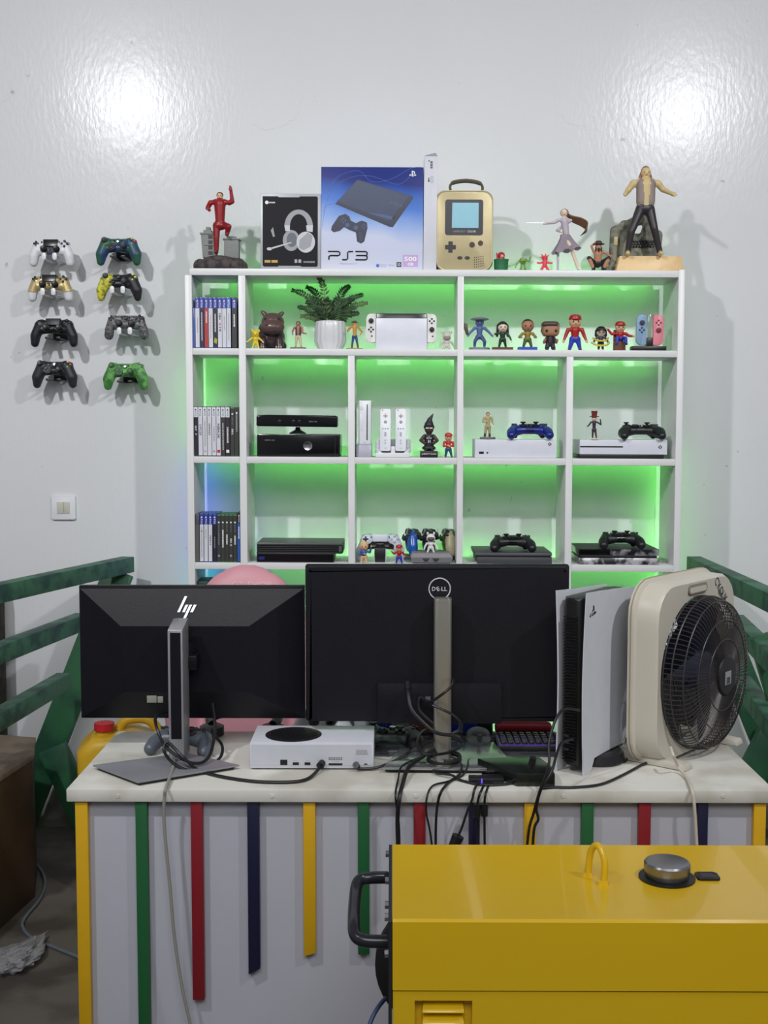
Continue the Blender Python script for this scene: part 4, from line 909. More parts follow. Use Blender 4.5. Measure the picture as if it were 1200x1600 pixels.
# right bay figures
bl = C(86, 108, 158, .45)
t = W('figurine', 'blue-skinned toy warrior with a wide hat and club on a grey base', 'figurine', 749, 1, .04)
base(t, .072, .04, .009, C(110, 118, 128))
person(t, px2(50), .30, bl, None, bl, C(58, 76, 128), bl, z0=.009, feet=((-.17, -.03), (.17, -.03)), knees=((-.16, -.08, .20), (.17, -.08, .20)), hands=((-.38, -.06, .40), (.42, -.03, .40)), bulk=1.25)
B().lathe([(.012, .098), (.030, .102), (.033, .106), (.020, .110), (.012, .112), (0, .113)], 10).o('hat', C(142, 150, 158), t)
B().hexa([(-.045, -.008, .05), (-.037, -.008, .05), (-.037, 0, .05), (-.045, 0, .05), (-.062, -.008, .094), (-.042, -.008, .088), (-.042, 0, .088), (-.062, 0, .094)], .001).o('club', C(96, 84, 60), t)
t = W('figurine', 'black-haired toy witch in dark green on a dark red base', 'figurine', 785, 1, .04)
base(t, .070, .036, .010, C(96, 52, 42), round_=False)
person(t, px2(44), .40, SKP, HBLK, C(36, 62, 40), C(28, 48, 34), BLACK, z0=.010, hairstyle='long', feet=((-.13, 0), (.13, 0)), hands=((-.36, -.12, .50), (.34, -.10, .24)), bulk=1.3)
t = W('figurine', 'bald-fronted man bobblehead in olive jacket on a blue base', 'figurine', 824, 1, .04)
base(t, .064, .036, .011, C(36, 74, 176), round_=False)
person(t, px2(48), .46, SK3, HBLK, C(150, 132, 52), C(88, 100, 48), C(60, 66, 40), z0=.011, hairstyle='short', feet=((-.14, 0), (.14, 0)), hands=((-.24, -.14, .34), (.24, -.14, .34)), elbows=((-.30, 0, .36), (.30, 0, .36)), bulk=1.35)
t = W('figurine', 'square-headed dark-haired vinyl figure in black clothes', 'figurine', 859.5, 1, .04)
H = px2(45); dk = C(44, 40, 50)
b = B(); b.box(-.029, .029, -.026, .024, H*.48, H*.97, .014, 4); b.o('head', SK3, t)
b = B(); b.box(-.030, .030, -.015, .026, H*.72, H*1.0, .012, 4); b.box(-.0305, .0305, 0, .026, H*.6, H*.8, .006, 3); b.box(-.030, .022, -.0285, -.01, H*.80, H*.975, .006, 3); b.o('hair', C(72, 56, 46), t)
for s in (-1, 1): B().ell((s*.0155, -.0262, H*.66), (.0048, .0018, .0052)).o('eye', BLACK, t)
blob('body', [((0, 0, H*.44), (0, 0, H*.26), .012, .012, 0), ((-.007, 0, H*.24), (-.011, -.001, .008), .008, .0078, 0), ((.007, 0, H*.24), (.011, -.001, .008), .008, .0078, 0), ((-.011, -.002, .006), (-.012, -.010, .0055), .0062, .0055, 0), ((.011, -.002, .006), (.012, -.010, .0055), .0062, .0055, 0),
   ((-.012, 0, H*.42), (-.021, 0, H*.28), .006, .005, 0), ((.012, 0, H*.42), (.021, 0, H*.28), .006, .005, 0), ((-.021, 0, H*.28), (-.019, -.010, H*.36), .005, .0045, 1), ((.021, 0, H*.28), (.022, -.010, H*.36), .005, .0045, 1)], [dk, SK3], t, .0013, 2)
wgl = WG
def capped_child(t, H, **k):
    person(t, H, .36, SK1, HBRN, RD, BLUE, C(72, 44, 34), hatcol=RD, brim='peak', bulk=1.45, **k)
t = W('figurine', 'largest red-capped toy figure in plain blue trousers', 'figurine', 898, 1, .04)
capped_child(t, px2(55), feet=((-.15, 0), (.15, 0)), hands=((-.32, -.05, .27), (.32, -.05, .27)), elbows=((-.26, 0, .42), (.26, 0, .42)))
t = W('figurine', 'black-bobbed toy figure with round glasses on a yellow ring stand', 'figurine', 938.5, 1, .04)
base(t, .026, .022, .004, WG)
person(t, px2(37), .42, SKP, HBLK, C(60, 58, 74), C(44, 42, 54), BLACK, z0=.003, hairstyle='bob', glasses=True, feet=((-.09, 0), (.09, 0)), hands=((-.32, -.05, .30), (.32, -.05, .30)), bulk=1.35)
for z, w_ in ((.020, .030), (.036, .026)):
    b = B(); b.tube(crv([(-w_, .006, z+.008), (-w_*.5, -.014, z-.002), (w_*.5, -.014, z-.002), (w_, .006, z+.008)], 6), .0032, 8); b.o('ring', C(214, 196, 60), t)
t = W('figurine', 'small red-capped toy figure sitting on a brown block with arm raised', 'figurine', 968.5, 1, .04)
bs = px2(14); B().box(-.020, .018, -.010, .020, 0, px2(15), .002).o('block', C(112, 66, 50, .6), t)
B().box(-.020, -.010, .008, .020, px2(15), px2(33), .002).o('block_back', C(112, 66, 50, .6), t)
capped_child(t, px2(45), z0=.0, hips=.42, knees=((-.14, -.26, .42), (.14, -.26, .42)), feet=((-.16, -.28, .20), (.16, -.28, .20)), hands=((-.46, -.05, .76), (.44, -.1, .50)), elbows=((-.30, 0, .58), (.30, 0, .52)))
# charging stand with a blue and a red side grip
t = W('charging_stand', 'black charging stand holding one blue and one coral handheld grip', 'charger', 1013, 1, .03); k = (YF+.03)/F
def KK(px, py): return ((px-1013)*k, (546.8-py)*k)
x0, z0 = KK(986.5, 539.5); x1, _ = KK(1040, 539.5)
B().box(x0, x1, -.012, .03, 0, z0, .003).o('base', BLACK, t); a, zz = KK(1009.5, 526); b_, _ = KK(1020, 526); B().box(a, b_, 0, .018, z0-.002, zz, .002).o('post', BLACK, t)
M('clear_acrylic', (190, 205, 190), .1, trans=.6)
a, zz2 = KK(1012, 491); b_, _ = KK(1018, 491); B().box(a, b_, .006, .012, zz-.001, zz2, .0006).o('divider_blade', MC['clear_acrylic'], t)
for s, xa, xb, mt, nm_ in ((-1, 994.5, 1010, C(136, 166, 196, .4), 'blue grip'), (1, 1020, 1036, C(226, 132, 146, .4), 'coral grip')):
    A, zt_ = KK(xa, 491); Bx, zb_ = KK(xb, 538); r = .017; n = 7
    if s < 0: poly = [(Bx, zb_), (Bx, zt_)]+[(A+r-r*math.sin(i*PI/2/n), zt_-r+r*math.cos(i*PI/2/n)) for i in range(n+1)]+[(A+r-r*math.cos(i*PI/2/n), zb_+r-r*math.sin(i*PI/2/n)) for i in range(n+1)]
    else: poly = [(A, zt_), (A, zb_)]+[(Bx-r+r*math.sin(i*PI/2/n), zb_+r-r*math.cos(i*PI/2/n)) for i in range(n+1)]+[(Bx-r+r*math.cos(i*PI/2/n), zt_-r+r*math.sin(i*PI/2/n)) for i in range(n+1)]
    j = B().prism(poly, .001, .015, 'y', bev=.002).o('side_grip', mt, t); j['label'] = nm_
    mx_ = (A+Bx)/2+.0005; zs_, zd_ = (zt_-.027, zt_-.052) if s < 0 else (zt_-.052, zt_-.027)
    stick(j, mx_, zs_, .001, m=NAVY if s < 0 else C(120, 36, 46))
    for ox, oz in ((0, .0072), (.0072, 0), (0, -.0072), (-.0072, 0)): B().lathe([(.0032, .001), (.0032, -.0008), (0, -.001)], 12, (mx_+ox, zd_+oz), 'y').o('button', NAVY if s < 0 else C(120, 36, 46), j)

# ---- second shelf ---------------------------------------------------------------
GB = M('gloss_black', (14, 14, 16), .22)
SB = M('satin_black', (28, 28, 32), .42)
t = W('game_console', 'black slab games console with a round chrome power button under a sensor bar', 'console', 466, 2, .03); k = (YF+.03)/F
wd = 129*k; ht = 35*k
B().prism([(-wd/2+.002, 0), (wd/2-.002, 0), (wd/2, .004), (wd/2, ht-.003), (wd/2-.003, ht), (wd*.16, ht-.0), (wd*.13, ht-.004), (-wd*.2, ht-.003), (-wd/2+.004, ht), (-wd/2, ht-.004), (-wd/2, .004)], 0, .2, 'y', bev=.003).o('case', GB, t)
B().box(wd/2-.016, wd/2-.0145, -.0006, .004, .004, ht-.006).o('seam', SB, t, False)
B().lathe([(.0155, 0), (.0155, -.001), (.014, -.0025), (.010, -.0015), (0, -.001)], 28, (wd*.115, ht*.48), 'y').o('power_button', CHROME, t)
txt('XBOX 360', -wd*.345, ht*.73, .034, .004, -.0004, t, INKG)
zt = bz(2, t.location.x)+ht
s = thing('motion_sensor', 'long black motion sensor bar on a small foot on top of the black console', 'sensor', (XP(464.5, 660, YF+.06), YF+.06, zt+.0008), 0, None, SLOPE)
wd = 127*k
B().lathe([(.030, 0), (.030, .003), (.022, .008), (.010, .014), (.007, .024), (0, .024)], 24, (0, .02)).o('foot', SB, s)
for v in s.children[0].data.vertices: pass
b = B(); z0 = .024; z1 = .024+19*k
b.prism([(-wd/2+.003, z0+.002), (wd/2-.003, z0+.0), (wd/2, z0+.004), (wd/2, z1-.006), (wd/2-.006, z1-.002), (-wd*.36, z1), (-wd/2+.006, z1-.001), (-wd/2, z1-.008), (-wd/2, z0+.006)], -.020, .035, 'y', bev=.004, seg=3); b.o('bar', GB, s)
for x in (-.060, -.012, .008): B().lathe([(.0062, -.019), (.0062, -.0205), (.004, -.0212), (0, -.0208)], 18, (x, z0+.018), 'y').o('lens', M('lens_glass', (60, 55, 60), .1, .6), s)
txt('XBOX 360', .055, z0+.019, .028, .004, -.0204, s, INKG)
s2 = t
# white upright console, remotes
ws = M('white_gloss_plastic', (232, 234, 240), .22)
t = W('game_console', 'upright white games console with a black disc slot in a silver-grey stand', 'console', 569.5, 2, .03); k = (YF+.03)/F
B().hexa([(-.027, -.006, 0), (.024, -.006, 0), (.024, .15, 0), (-.027, .15, 0), (-.027, .0, 20*k), (.024, .004, 20*k), (.024, .15, 20*k), (-.027, .15, 20*k)], .002).o('stand', M('silver_grey', (168, 168, 182), .4, .1), t)
B().box(-.0215, .0215, .004, .16, 20*k, 88*k, .002).o('case', ws, t)
B().box(.0065, .0105, .0034, .006, 26*k, 82*k, .0012).o('disc_slot', BLACK, t); B().box(-.017, -.006, .0034, .005, 73*k, 80*k, .0006).o('button', WHITE, t); B().box(-.017, -.006, .0034, .005, 40*k, 66*k, .0006).o('flap_door', WHITE, t)
txt('Wii', 0, 22.5*k, .011, .003, .0036, t, INKG)
for i, px in enumerate((602, 626)):
    t = W('remote_control', ('left' if i == 0 else 'right')+' one of the two white wand remotes standing in the charging cradle', 'remote', px, 2, .042, 'white wand remotes in the cradle', lift=9*k)
    t.rotation_euler = (math.radians(-6), SLOPE, 0); w2 = 8.3*k; hh = 66*k
    B().prism(rrect(-w2, w2, 0, hh, .004), -.014, .014, 'y', bev=.004, seg=3).o('body', ws, t); y = -.0143
    b = B(); z = hh-.024; b.box(-.0075, .0075, y-.0012, y+.002, z-.0022, z+.0022, .0005); b.box(-.0022, .0022, y-.0012, y+.002, z-.0075, z+.0075, .0005); b.o('dpad', C(196, 184, 168), t)
    B().lathe([(.0055, y+.002), (.0055, y-.001), (0, y-.0016)], 16, (0, hh-.045), 'y').o('button', C(160, 160, 168), t)
    B().lathe([(.002, y+.002), (.002, y-.001), (0, y-.0012)], 12, (-.010, hh-.005), 'y').o('power_button', C(200, 110, 110), t)
    for xx in (-.0085, 0, .0085): B().lathe([(.0023, y+.002), (.0023, y-.001), (0, y-.0012)], 12, (xx, hh-.068), 'y').o('button', C(150, 150, 160), t)
    B().box(-.0035, .0035, y-.0002, y+.001, hh-.095, hh-.080).o('speaker_grille', C(176, 176, 184), t)
    for zz in (hh-.108, hh-.118): B().lathe([(.0035, y+.002), (.0035, y-.001), (0, y-.0012)], 12, (0, zz), 'y').o('button', C(196, 196, 204), t)
    txt('Wii', 0, .010, .010, .003, y, t, INKG)
t = W('charging_cradle', 'white two-bay charging cradle holding the wand remotes', 'charger', 614, 2, .046)
cr = WHITE
b = B(); b.box(-.060, .058, -.030, .045, 0, 7*k, .003); b.o('base', cr, t)
for s in (-1, 1):
    blob('side_wing', [((s*.050, .022, .020), (s*.052, .024, .052), .010, .010, 0), ((s*.046, -.010, .012), (s*.052, .012, .022), .010, .011, 0)], [cr], t, .002, 2)
B().box(-.008, .008, -.012, .024, 6*k, 17*k, .003).o('centre_post', cr, t); B().box(-.05, .05, .020, .030, 6*k, 28*k, .004).o('back_rest', M('grey_white', (196, 198, 206), .4), t)

t = W('figurine', 'black gnome figure in a basketball vest numbered 31 on a black plinth', 'figurine', 670, 2, .04); k = (YF+.04)/F
B().box(-.030, .030, -.018, .018, 0, 10*k, .001).o('plinth', BLACK, t); txt('JARRETT ALLEN', 0, 5*k, .050, .006, -.0184, t, INKW)
gk = C(34, 34, 38, .5); zb = 10*k
blob('body', [('e', (0, 0, zb+.010), (.024, .017, .010), 1), ((0, 0, zb+.018), (0, 0, zb+.046), .016, .0165, 1), ((-.011, 0, zb+.052), (.011, 0, zb+.052), .007, .007, 1), ((-.017, 0, zb+.050), (-.028, -.004, zb+.036), .0065, .006, 0), ((-.028, -.004, zb+.036), (-.015, -.016, zb+.026), .0058, .0052, 0),
   ((.017, 0, zb+.050), (.028, -.004, zb+.036), .0065, .006, 0), ((.028, -.004, zb+.036), (.015, -.016, zb+.026), .0058, .0052, 0), ('e', (0, -.002, zb+.074), (.0155, .0145, .0165), 0),
   ((-.010, -.006, zb+.005), (-.012, -.017, zb+.004), .005, .005, 1), ((.010, -.006, zb+.005), (.012, -.017, zb+.004), .005, .005, 1)], [C(70, 52, 46, .5), gk], t, .0013, 2)
blob('hat', [((0, .001, zb+.088), (.002, .001, zb+.106), .0165, .009, 0), ((.002, .001, zb+.106), (.013, 0, zb+.126), .0085, .002, 0), ('e', (0, .005, zb+.082), (.019, .014, .012), 0)], [gk], t, .0013, 1)
b = B(); b.box(-.012, -.002, -.0175, -.0145, zb+.076, zb+.080, .0006); b.box(.002, .012, -.0175, -.0145, zb+.076, zb+.080, .0006); b.box(-.002, .002, -.017, -.0155, zb+.078, zb+.079); b.o('glasses', WG, t)
txt('BROOKLYN', 0, zb+.044, .018, .0038, -.0172, t, INKW, bold=.02); txt('31', 0, zb+.033, .009, .009, -.0172, t, INKW, bold=.02)
b = B(); b.tube([(-.012, -.006, zb+.058), (0, -.0155, zb+.049), (.012, -.006, zb+.058)], .0008, 6); b.o('vest_trim', WG, t)
t = W('figurine', 'small boy figurine in a backwards red cap and red jacket, arms folded', 'figurine', 700.5, 2, .03)
person(t, px2(38), .32, SK1, None, C(196, 44, 44), C(40, 70, 110), RD, hatcol=C(200, 44, 44), brim='peak', feet=((-.12, 0), (.14, 0)), hands=((.02, -.13, .46), (-.02, -.13, .50)), elbows=((-.20, -.03, .46), (.20, -.03, .46)), bulk=1.25)

def xlogo(t, x, z, r, y, mat=INKK):
    b = B()
    b.prism(circ(x, z, r, 24), y-.0002, y, 'y'); b.o('logo', mat, t, False)
    b = B()
    for s in (-1, 1):
        c, s_ = math.cos(s*.85), math.sin(s*.85)
        b.prism([(x+u*c-v*s_, z+u*s_+v*c) for u, v in ((-r*1.0, -r*.11), (r*1.0, -r*.11), (r*1.0, r*.11), (-r*1.0, r*.11))], y-.0004, y, 'y')
    b.o('logo_cross', WHITE, t, False)
t = W('game_console', 'plain white box-shaped console under the dark blue gamepad', 'console', 805.5, 2, .03); k = (YF+.03)/F
wd = 126.5*k; ht = 28.8*k; B().box(-wd/2, wd/2, 0, .151, 0, ht, .0015).o('case', M('white_console', (216, 218, 228), .4), t)
xlogo(t, (858.5-805.5)*k, (715.4-693.7)*k, .0058, -.0002); B().box((748.5-805.5)*k, (756-805.5)*k, -.0003, .003, (715.4-709.5)*k, (715.4-705.8)*k).o('usb_port', BLACK, t, False)
B().lathe([(.0032, .001), (.0032, -.0005), (0, -.0008)], 14, ((761.5-805.5)*k, (715.4-707.6)*k), 'y').o('pairing_button', BLACK, t)
top = t.location.z+ht
def onto(name, label, cat, px, zt, dy): return thing(name, label, cat, (XP(px, 680, YF+dy), YF+dy, zt+.0006-SLOPE*0), 0, None, SLOPE)
t = onto('figurine', 'small figurine in khaki wraps on a grey base on the white console', 'figurine', 762, top+.0003, .045)
base(t, .054, .034, .007, C(104, 102, 100), round_=True)
person(t, px2(42), .17, SK1, HBRN, C(186, 172, 128), C(170, 156, 116), C(78, 62, 48), z0=.006, boots=.1, feet=((-.12, 0), (.08, .01)), hands=((-.08, -.10, .62), (.22, -.05, .54)), elbows=((-.2, 0, .62), (.18, .02, .60)), bulk=1.15)
# gamepads lying on consoles: face up, sticks on top
def padflat(label, x, y, z, style, cols, rz=PI, tilt=0):
    # face up, grips toward the camera
    t = pad(label, (x, y, z), style, cols, None, 0, 0)
    R = Matrix.Rotation(rz+PI, 4, 'Z') @ Matrix.Rotation(math.radians(-90+tilt), 4, 'X'); t.rotation_euler = R.to_euler()
    return t
dkb = C(26, 38, 128, .3)
padflat('dark blue gamepad lying on the plain white console', XP(826.5, 680, YF+.07), YF+.07, top+.0365, 'ds4', (dkb, dkb, BLACK, DARK, C(16, 24, 84, .3)), tilt=2)
t = W('game_console', 'white console over a black plinth with a long disc slot', 'console', 973.5, 2, .03); k = (YF+.03)/F
x0, x1 = (906-973.5)*k, (1042-973.5)*k
B().box(x0+.002, x1-.010, .002, .22, 0, 6.5*k, .001).o('plinth', BLACK, t); B().box(x0, x1, 0, .22, 6.5*k, 29.3*k, .0015).o('case', M('white_console'), t)
B().box(x0+.001, (973-973.5)*k, -.0004, .004, (716-699)*k, (716-696.7)*k).o('disc_slot', BLACK, t, False)
xlogo(t, (1031-973.5)*k, (716-698)*k, .006, -.0002)
top = t.location.z+29.3*k
t = onto('figurine', 'figurine with a red top hat and wild hair on a round pale base', 'figurine', 928, top+.0006, .045)
base(t, .058, .04, .004, C(222, 214, 190))
person(t, px2(37), .24, SKP, C(150, 66, 30), C(56, 44, 58), C(66, 48, 54), C(100, 62, 34), z0=.004, feet=((-.06, .02), (.10, -.02)), hands=((-.34, -.04, .50), (.26, -.04, .86)), elbows=((-.24, 0, .56), (.30, 0, .60)), bulk=1.0)
H = px2(37)
B().lathe([(.0165, H-.004), (.0165, H-.002), (.009, H-.001), (.0095, H+.008), (.0115, H+.016), (0, H+.016)], 20).o('top_hat', C(122, 40, 34), t)
padflat('black gamepad resting on the white console with the disc slot', XP(1000, 680, YF+.07), YF+.07, top+.0355, 'x3', (SB, SB, BLACK, BLACK, SB), tilt=2)

# ---- third shelf ----------------------------------------------------------------
t = W('game_console', 'wide black ribbed console with a smaller base and blue lit port corner', 'console', 469, 3, .02); k = (YF+.02)/F
x0, x1 = (400.5-469)*k, (536-469)*k; xb = (522-469)*k; zt = 29*k
B().box(x0, xb, 0, .16, 0, 15*k, .0015).o('base', SB, t)
B().box(x0+.004, xb-.002, -.0002, .002, .002, 13*k).o('front_panel', GB, t, False)
for i in range(5):
    z = 14.6*k+i*2.9*k; B().box(x0, x1, 0, .175, z, z+2.0*k, .0006).o('rib', SB, t)
B().box(x0+.003, x1-.003, .003, .172, 14*k, 28.5*k).o('core', GB, t, False)
B().hexa([(x0, 0, 28.6*k), (x1, 0, 28.6*k), (x1, .178, 28.6*k), (x0, .178, 28.6*k), (x0+.002, .002, 31*k), (x1-.001, .002, 31*k), (x1-.001, .178, 31*k), (x0+.002, .178, 31*k)]).o('lid', M('ribbed_lid', (30, 32, 34), .35), t, False)
B().box((404-469)*k, (413-469)*k, -.0006, .001, 4*k, 9*k).o('port', M('blue_port', (30, 34, 110), .4), t, False)
B().box((530-469)*k, (534-469)*k, -.0006, .001, 17*k, 26*k).o('power_button', C(70, 96, 84), t)

pw = M('pad_white', (214, 218, 232), .4)
c = P(595, 850, YF+.05)
t = pad('white gamepad with black centre standing on a black charging dock', (c.x-.002, YF+.055, c.z+.006), 'ds5', (pw, pw, BLACK, M('clear_grey_button', (176, 182, 196), .3), BLACK), None, 0, math.radians(-8), 0)
t = W('charging_dock', 'small black charging dock with white edges under the white gamepad', 'charger', 593.8, 3, .03); k = (YF+.03)/F
B().box(-.0205, .0205, .002, .05, 0, 22*k, .002).o('shell', WHITE, t); B().box(-.0185, .0185, -.002, .004, .0015, 23*k, .003).o('front', SB, t)
t = W('figurine', 'small blond toy figure in a blue coat left of the charging dock', 'figurine', 568.5, 3, .012)
person(t, px2(34), .42, SK1, C(226, 196, 132), C(52, 92, 150), C(222, 186, 140), C(222, 186, 140), feet=((-.12, 0), (.12, 0)), hands=((.03, -.18, .44), (.34, -.10, .78)), elbows=((-.22, -.05, .40), (.28, -.02, .5)), bulk=1.5)
t = W('figurine', 'tiny red-capped toy figure in blue trousers right of the charging dock', 'figurine', 623.5, 3, .012)
capped_child(t, px2(29), feet=((-.15, 0), (.15, 0)), hands=((-.42, -.08, .66), (.30, -.16, .40)), elbows=((-.28, 0, .50), (.30, 0, .44)))
# console with two ports + figure, side-on gamepads behind
t = W('game_console', 'small flat grey console with two controller sockets', 'console', 675, 3, .012); k = (YF+.012)/F
B().hexa([(-.068, 0, .002), (.066, 0, .002), (.066, .12, .002), (-.068, .12, .002), (-.074, -.002, 9*k), (.072, -.002, 9*k), (.072, .12, 9*k), (-.074, .12, 9*k)], .001).o('lower_shell', GREY, t)
B().hexa([(-.074, -.002, 9*k), (.072, -.002, 9*k), (.072, .12, 9*k), (-.074, .12, 9*k), (-.068, .004, 16*k), (.062, .004, 16*k), (.062, .12, 16*k), (-.068, .12, 16*k)], .0015).o('upper_shell', M('console_grey', (134, 132, 136), .55), t)
B().box(-.066, .062, .0, .1, 0, .003).o('foot', DARK, t, False)
for x in (-.021, .013): 
    B().box(x-.011, x+.011, -.003, .0, 6.4*k, 8*k, .0005).o('memory_slot', DARK, t); B().box(x-.007, x+.007, -.003, .0, 3.6*k, 5.4*k, .0005).o('controller_socket', BLACK, t)
gt = t.location.z+16*k
t = onto('figurine', 'white caped toy figure with a dark mask on the flat grey console', 'figurine', 673.5, gt+.0004, .035)
person(t, px2(30), .48, WG, None, WG, WG, WG, feet=((-.16, 0), (.16, 0)), hands=((-.34, -.05, .18), (.34, -.05, .18)), bulk=1.5, handmat=WG)
B().ell((0, -.0125, px2(30)*.72), (.0125, .0055, .0075)).o('mask', C(84, 76, 76), t)
for s in (-1, 1): B().ell((s*.011, 0, px2(30)), (.004, .0035, .005)).o('ear', WG, t)
t = W('charging_stand', 'low grey charging stand behind the flat grey console holding three gamepads', 'charger', 672, 3, .145)
B().box(-.105, .085, -.012, .060, 0, .014, .003).o('base', M('console_grey'), t)
for px, m, mm, lab in ((641, M('blue_gloss_plastic', (30, 84, 170), .28), DARK, 'blue gamepad standing on its side in the charging stand'), (668, SB, SB, 'black gamepad standing on its side behind the white masked figure'), (699, C(186, 178, 142, .4), C(60, 84, 50), 'cream gamepad standing on its side at the right of the charging stand')):
    yy = YF+.165; c = P(px, 852, yy)
    t = pad(lab, (c.x, yy, bz(3, c.x)+.078), 'ds4', (m, m, mm, DARK, mm), 'gamepads stood on edge in the charging stand', 0, 0, 0)
    R = Matrix.Rotation(math.radians(18), 4, 'Y') @ Matrix.Rotation(math.radians(-86), 4, 'Z'); t.rotation_euler = R.to_euler()
t = W('game_console', 'slim matte black console under a black gamepad, left of the scuffed one', 'console', 801, 3, .02); k = (YF+.02)/F
def slab(t, x0, x1, z0, z1, mat, name, back=.26, sl=.006, y0=0, bev=.001): return B().hexa([(x0, y0+sl, z0), (x1, y0+sl, z0), (x1, back, z0), (x0, back, z0), (x0, y0, z1), (x1, y0, z1), (x1, back-sl, z1), (x0, back-sl, z1)], bev).o(name, mat, t)
x0, x1 = (740-801)*k, (862.5-801)*k
slab(t, x0+.012, x1, 0, 10.5*k, M('charcoal_shell', (58, 58, 64), .5), 'lower_shell', .22, -.002); slab(t, x0+.006, x1-.004, 10*k, 13*k, BLACK, 'gap', .215, .0); slab(t, x0+.004, x1, 12.8*k, 17.5*k, M('charcoal_shell'), 'upper_shell', .22, -.003)
zt = t.location.z+17.5*k
padflat('black gamepad on the slim matte black console', XP(800, 850, YF+.08), YF+.08, zt+.0365, 'ds4', (SB, SB, BLACK, BLACK, GB), tilt=2)
t = W('game_console', 'black console with scuffed silvery reflective front, right end of the third shelf', 'console', 965, 3, .02)
x0, x1 = (904.5-965)*k, (1030-965)*k; scf = M('scuffed_gloss_black', (40, 40, 46), .3, .3, rgb2=(180, 178, 184), scale=26)
slab(t, x0, x1, 0, 10.2*k, scf, 'lower_shell', .22, -.004); slab(t, x0+.008, x1-.008, 10*k, 14*k, BLACK, 'gap', .215, 0)
slab(t, x0, (953-965)*k-.0006, 13.6*k, 23.5*k, GB, 'upper_shell_left', .22, .006); slab(t, (953-965)*k+.0006, x1, 13.6*k, 23.5*k, scf, 'upper_shell_right', .22, .006)
B().hexa([(x0, .004, 23.4*k), (x1, .004, 23.4*k), (x1, .215, 23.4*k), (x0, .215, 23.4*k), (x0, .004, 23.8*k), (x1, .004, 23.8*k), (x1, .215, 23.8*k), (x0, .215, 23.8*k)]).o('lid', M('matte_lid', (44, 44, 48), .6), t, False)
zt = t.location.z+23.8*k
padflat('black gamepad on the scuffed glossy black console', XP(969, 850, YF+.07), YF+.07, zt+.0365, 'ds4', (SB, SB, BLACK, BLACK, GB), tilt=2)
# ---- fourth shelf, seen between console and fan ----------------------------------
t = W('game_console', 'pale flat console on the lower right shelf behind the fan', 'console', 985, 4, .02)
B().box(-.14, .14, .002, .2, 0, 6*k, .001).o('plinth', BLACK, t); B().box(-.145, .145, 0, .2, 6*k, 33*k, .0015).o('case', M('white_console'), t)
t2 = thing('clear_bag', 'crumpled clear plastic packet on the pale console behind the fan', 'bag', (t.location.x+.01, YF+.08, t.location.z+33*k+.001), 0, None, SLOPE)
blob('film', [((-.05, 0, .012), (.04, .01, .014), .012, .010, 0), ((-.05, 0, .03), (.01, 0, .034), .013, .010, 0), ((.02, 0, .012), (.05, .0, .012), .011, .010, 0)], [M('clear_film', (220, 230, 225), .08, trans=.75)], t2, .003, 1)
t = W('game_case', 'dark box lying on the lower left shelf above the monitor edge', 'game case', 322, 4, .03)
B().box(-.035, .05, 0, .12, 0, .20, .002).o('case_shell', C(24, 56, 44), t)
# ================================================================== WALL-SIDE GREEN TIMBER FRAMES
gw = M('green_painted_wood', (40, 92, 60), .5, rgb2=(30, 72, 52), scale=7, bump=.25, bscale=60)
gwt = M('worn_green_wood', (60, 108, 82), .6, rgb2=(34, 70, 62), scale=14, bump=.35, bscale=70)
def frame(label, rails, planks):
    t = thing('timber_frame', label, 'wooden frame')
    for p0, p1, w_, h_ in rails:
        B().bar(p0, p1, w_, h_, (0, 0, 1), .002).o('rail', gwt, t)
    for p0, p1, w_, th, up in planks:
        B().bar(p0, p1, w_, th, up, .002).o('plank', gw, t)
def rr_(px0, py0, Y0, px1, py1, Y1, ext=1.0):
    a = P(px0, py0, Y0); b = P(px1, py1, Y1); z = (a.z+b.z)/2; a.z = b.z = z-.0275
    d = b-a; b = a+d*ext; return a, b
n = (0, -1, 0)
Lr = [(*rr_(200, 869, 4.2, 0, 912, 3.48, 1.5), .05, .055), (*rr_(128, 958, 4.05, 0, 1005, 3.48, 1.5), .05, .055), (*rr_(100, 1058, 4.0, 0, 1100, 3.48, 1.5), .05, .055)]
a0 = P(186, 893, 4.17); a1 = P(20, 1345, 4.13); a1.z = .002
b0 = P(82, 1168, 4.05); b1 = P(160, 1340, 4.05); b1.z = .002
frame('green painted timber rail frame with crossed legs at the left wall', Lr, [(a0, a1, .105, .03, n), (b0, b1, .10, .03, n)])
Rr = [(*rr_(1084, 868, 4.2, 1200, 922, 3.35, 1.5), .05, .055), (*rr_(1150, 965, 3.9, 1200, 1003, 3.35, 1.5), .05, .055), (*rr_(1160, 1066, 3.8, 1200, 1095, 3.35, 1.5), .05, .055)]
c0 = P(1092, 893, 4.17); c1 = P(1262, 1345, 4.13); c1.z = .002
e0 = P(1196, 990, 3.45); e1 = P(1330, 1500, 3.45); e1.z = .002
g0 = P(1215, 1130, 4.05); g1 = P(1110, 1340, 4.05); g1.z = .002
frame('green painted timber rail frame with crossed legs behind the fan at the right wall', Rr, [(c0, c1, .105, .03, n), (g0, g1, .10, .03, n), (e0, e1, .10, .03, n)])
post = thing('old_post', 'dark rough wooden post at the left edge of the picture', 'post', (P(-18, 1000, 4.22).x, 4.22, 0))
B().box(-.05, .05, -.04, .04, 0, .93, .006).o('timber', M('rough_dark_wood', (56, 46, 38), .9, rgb2=(36, 30, 26), scale=20, bump=.8, bscale=50), post)

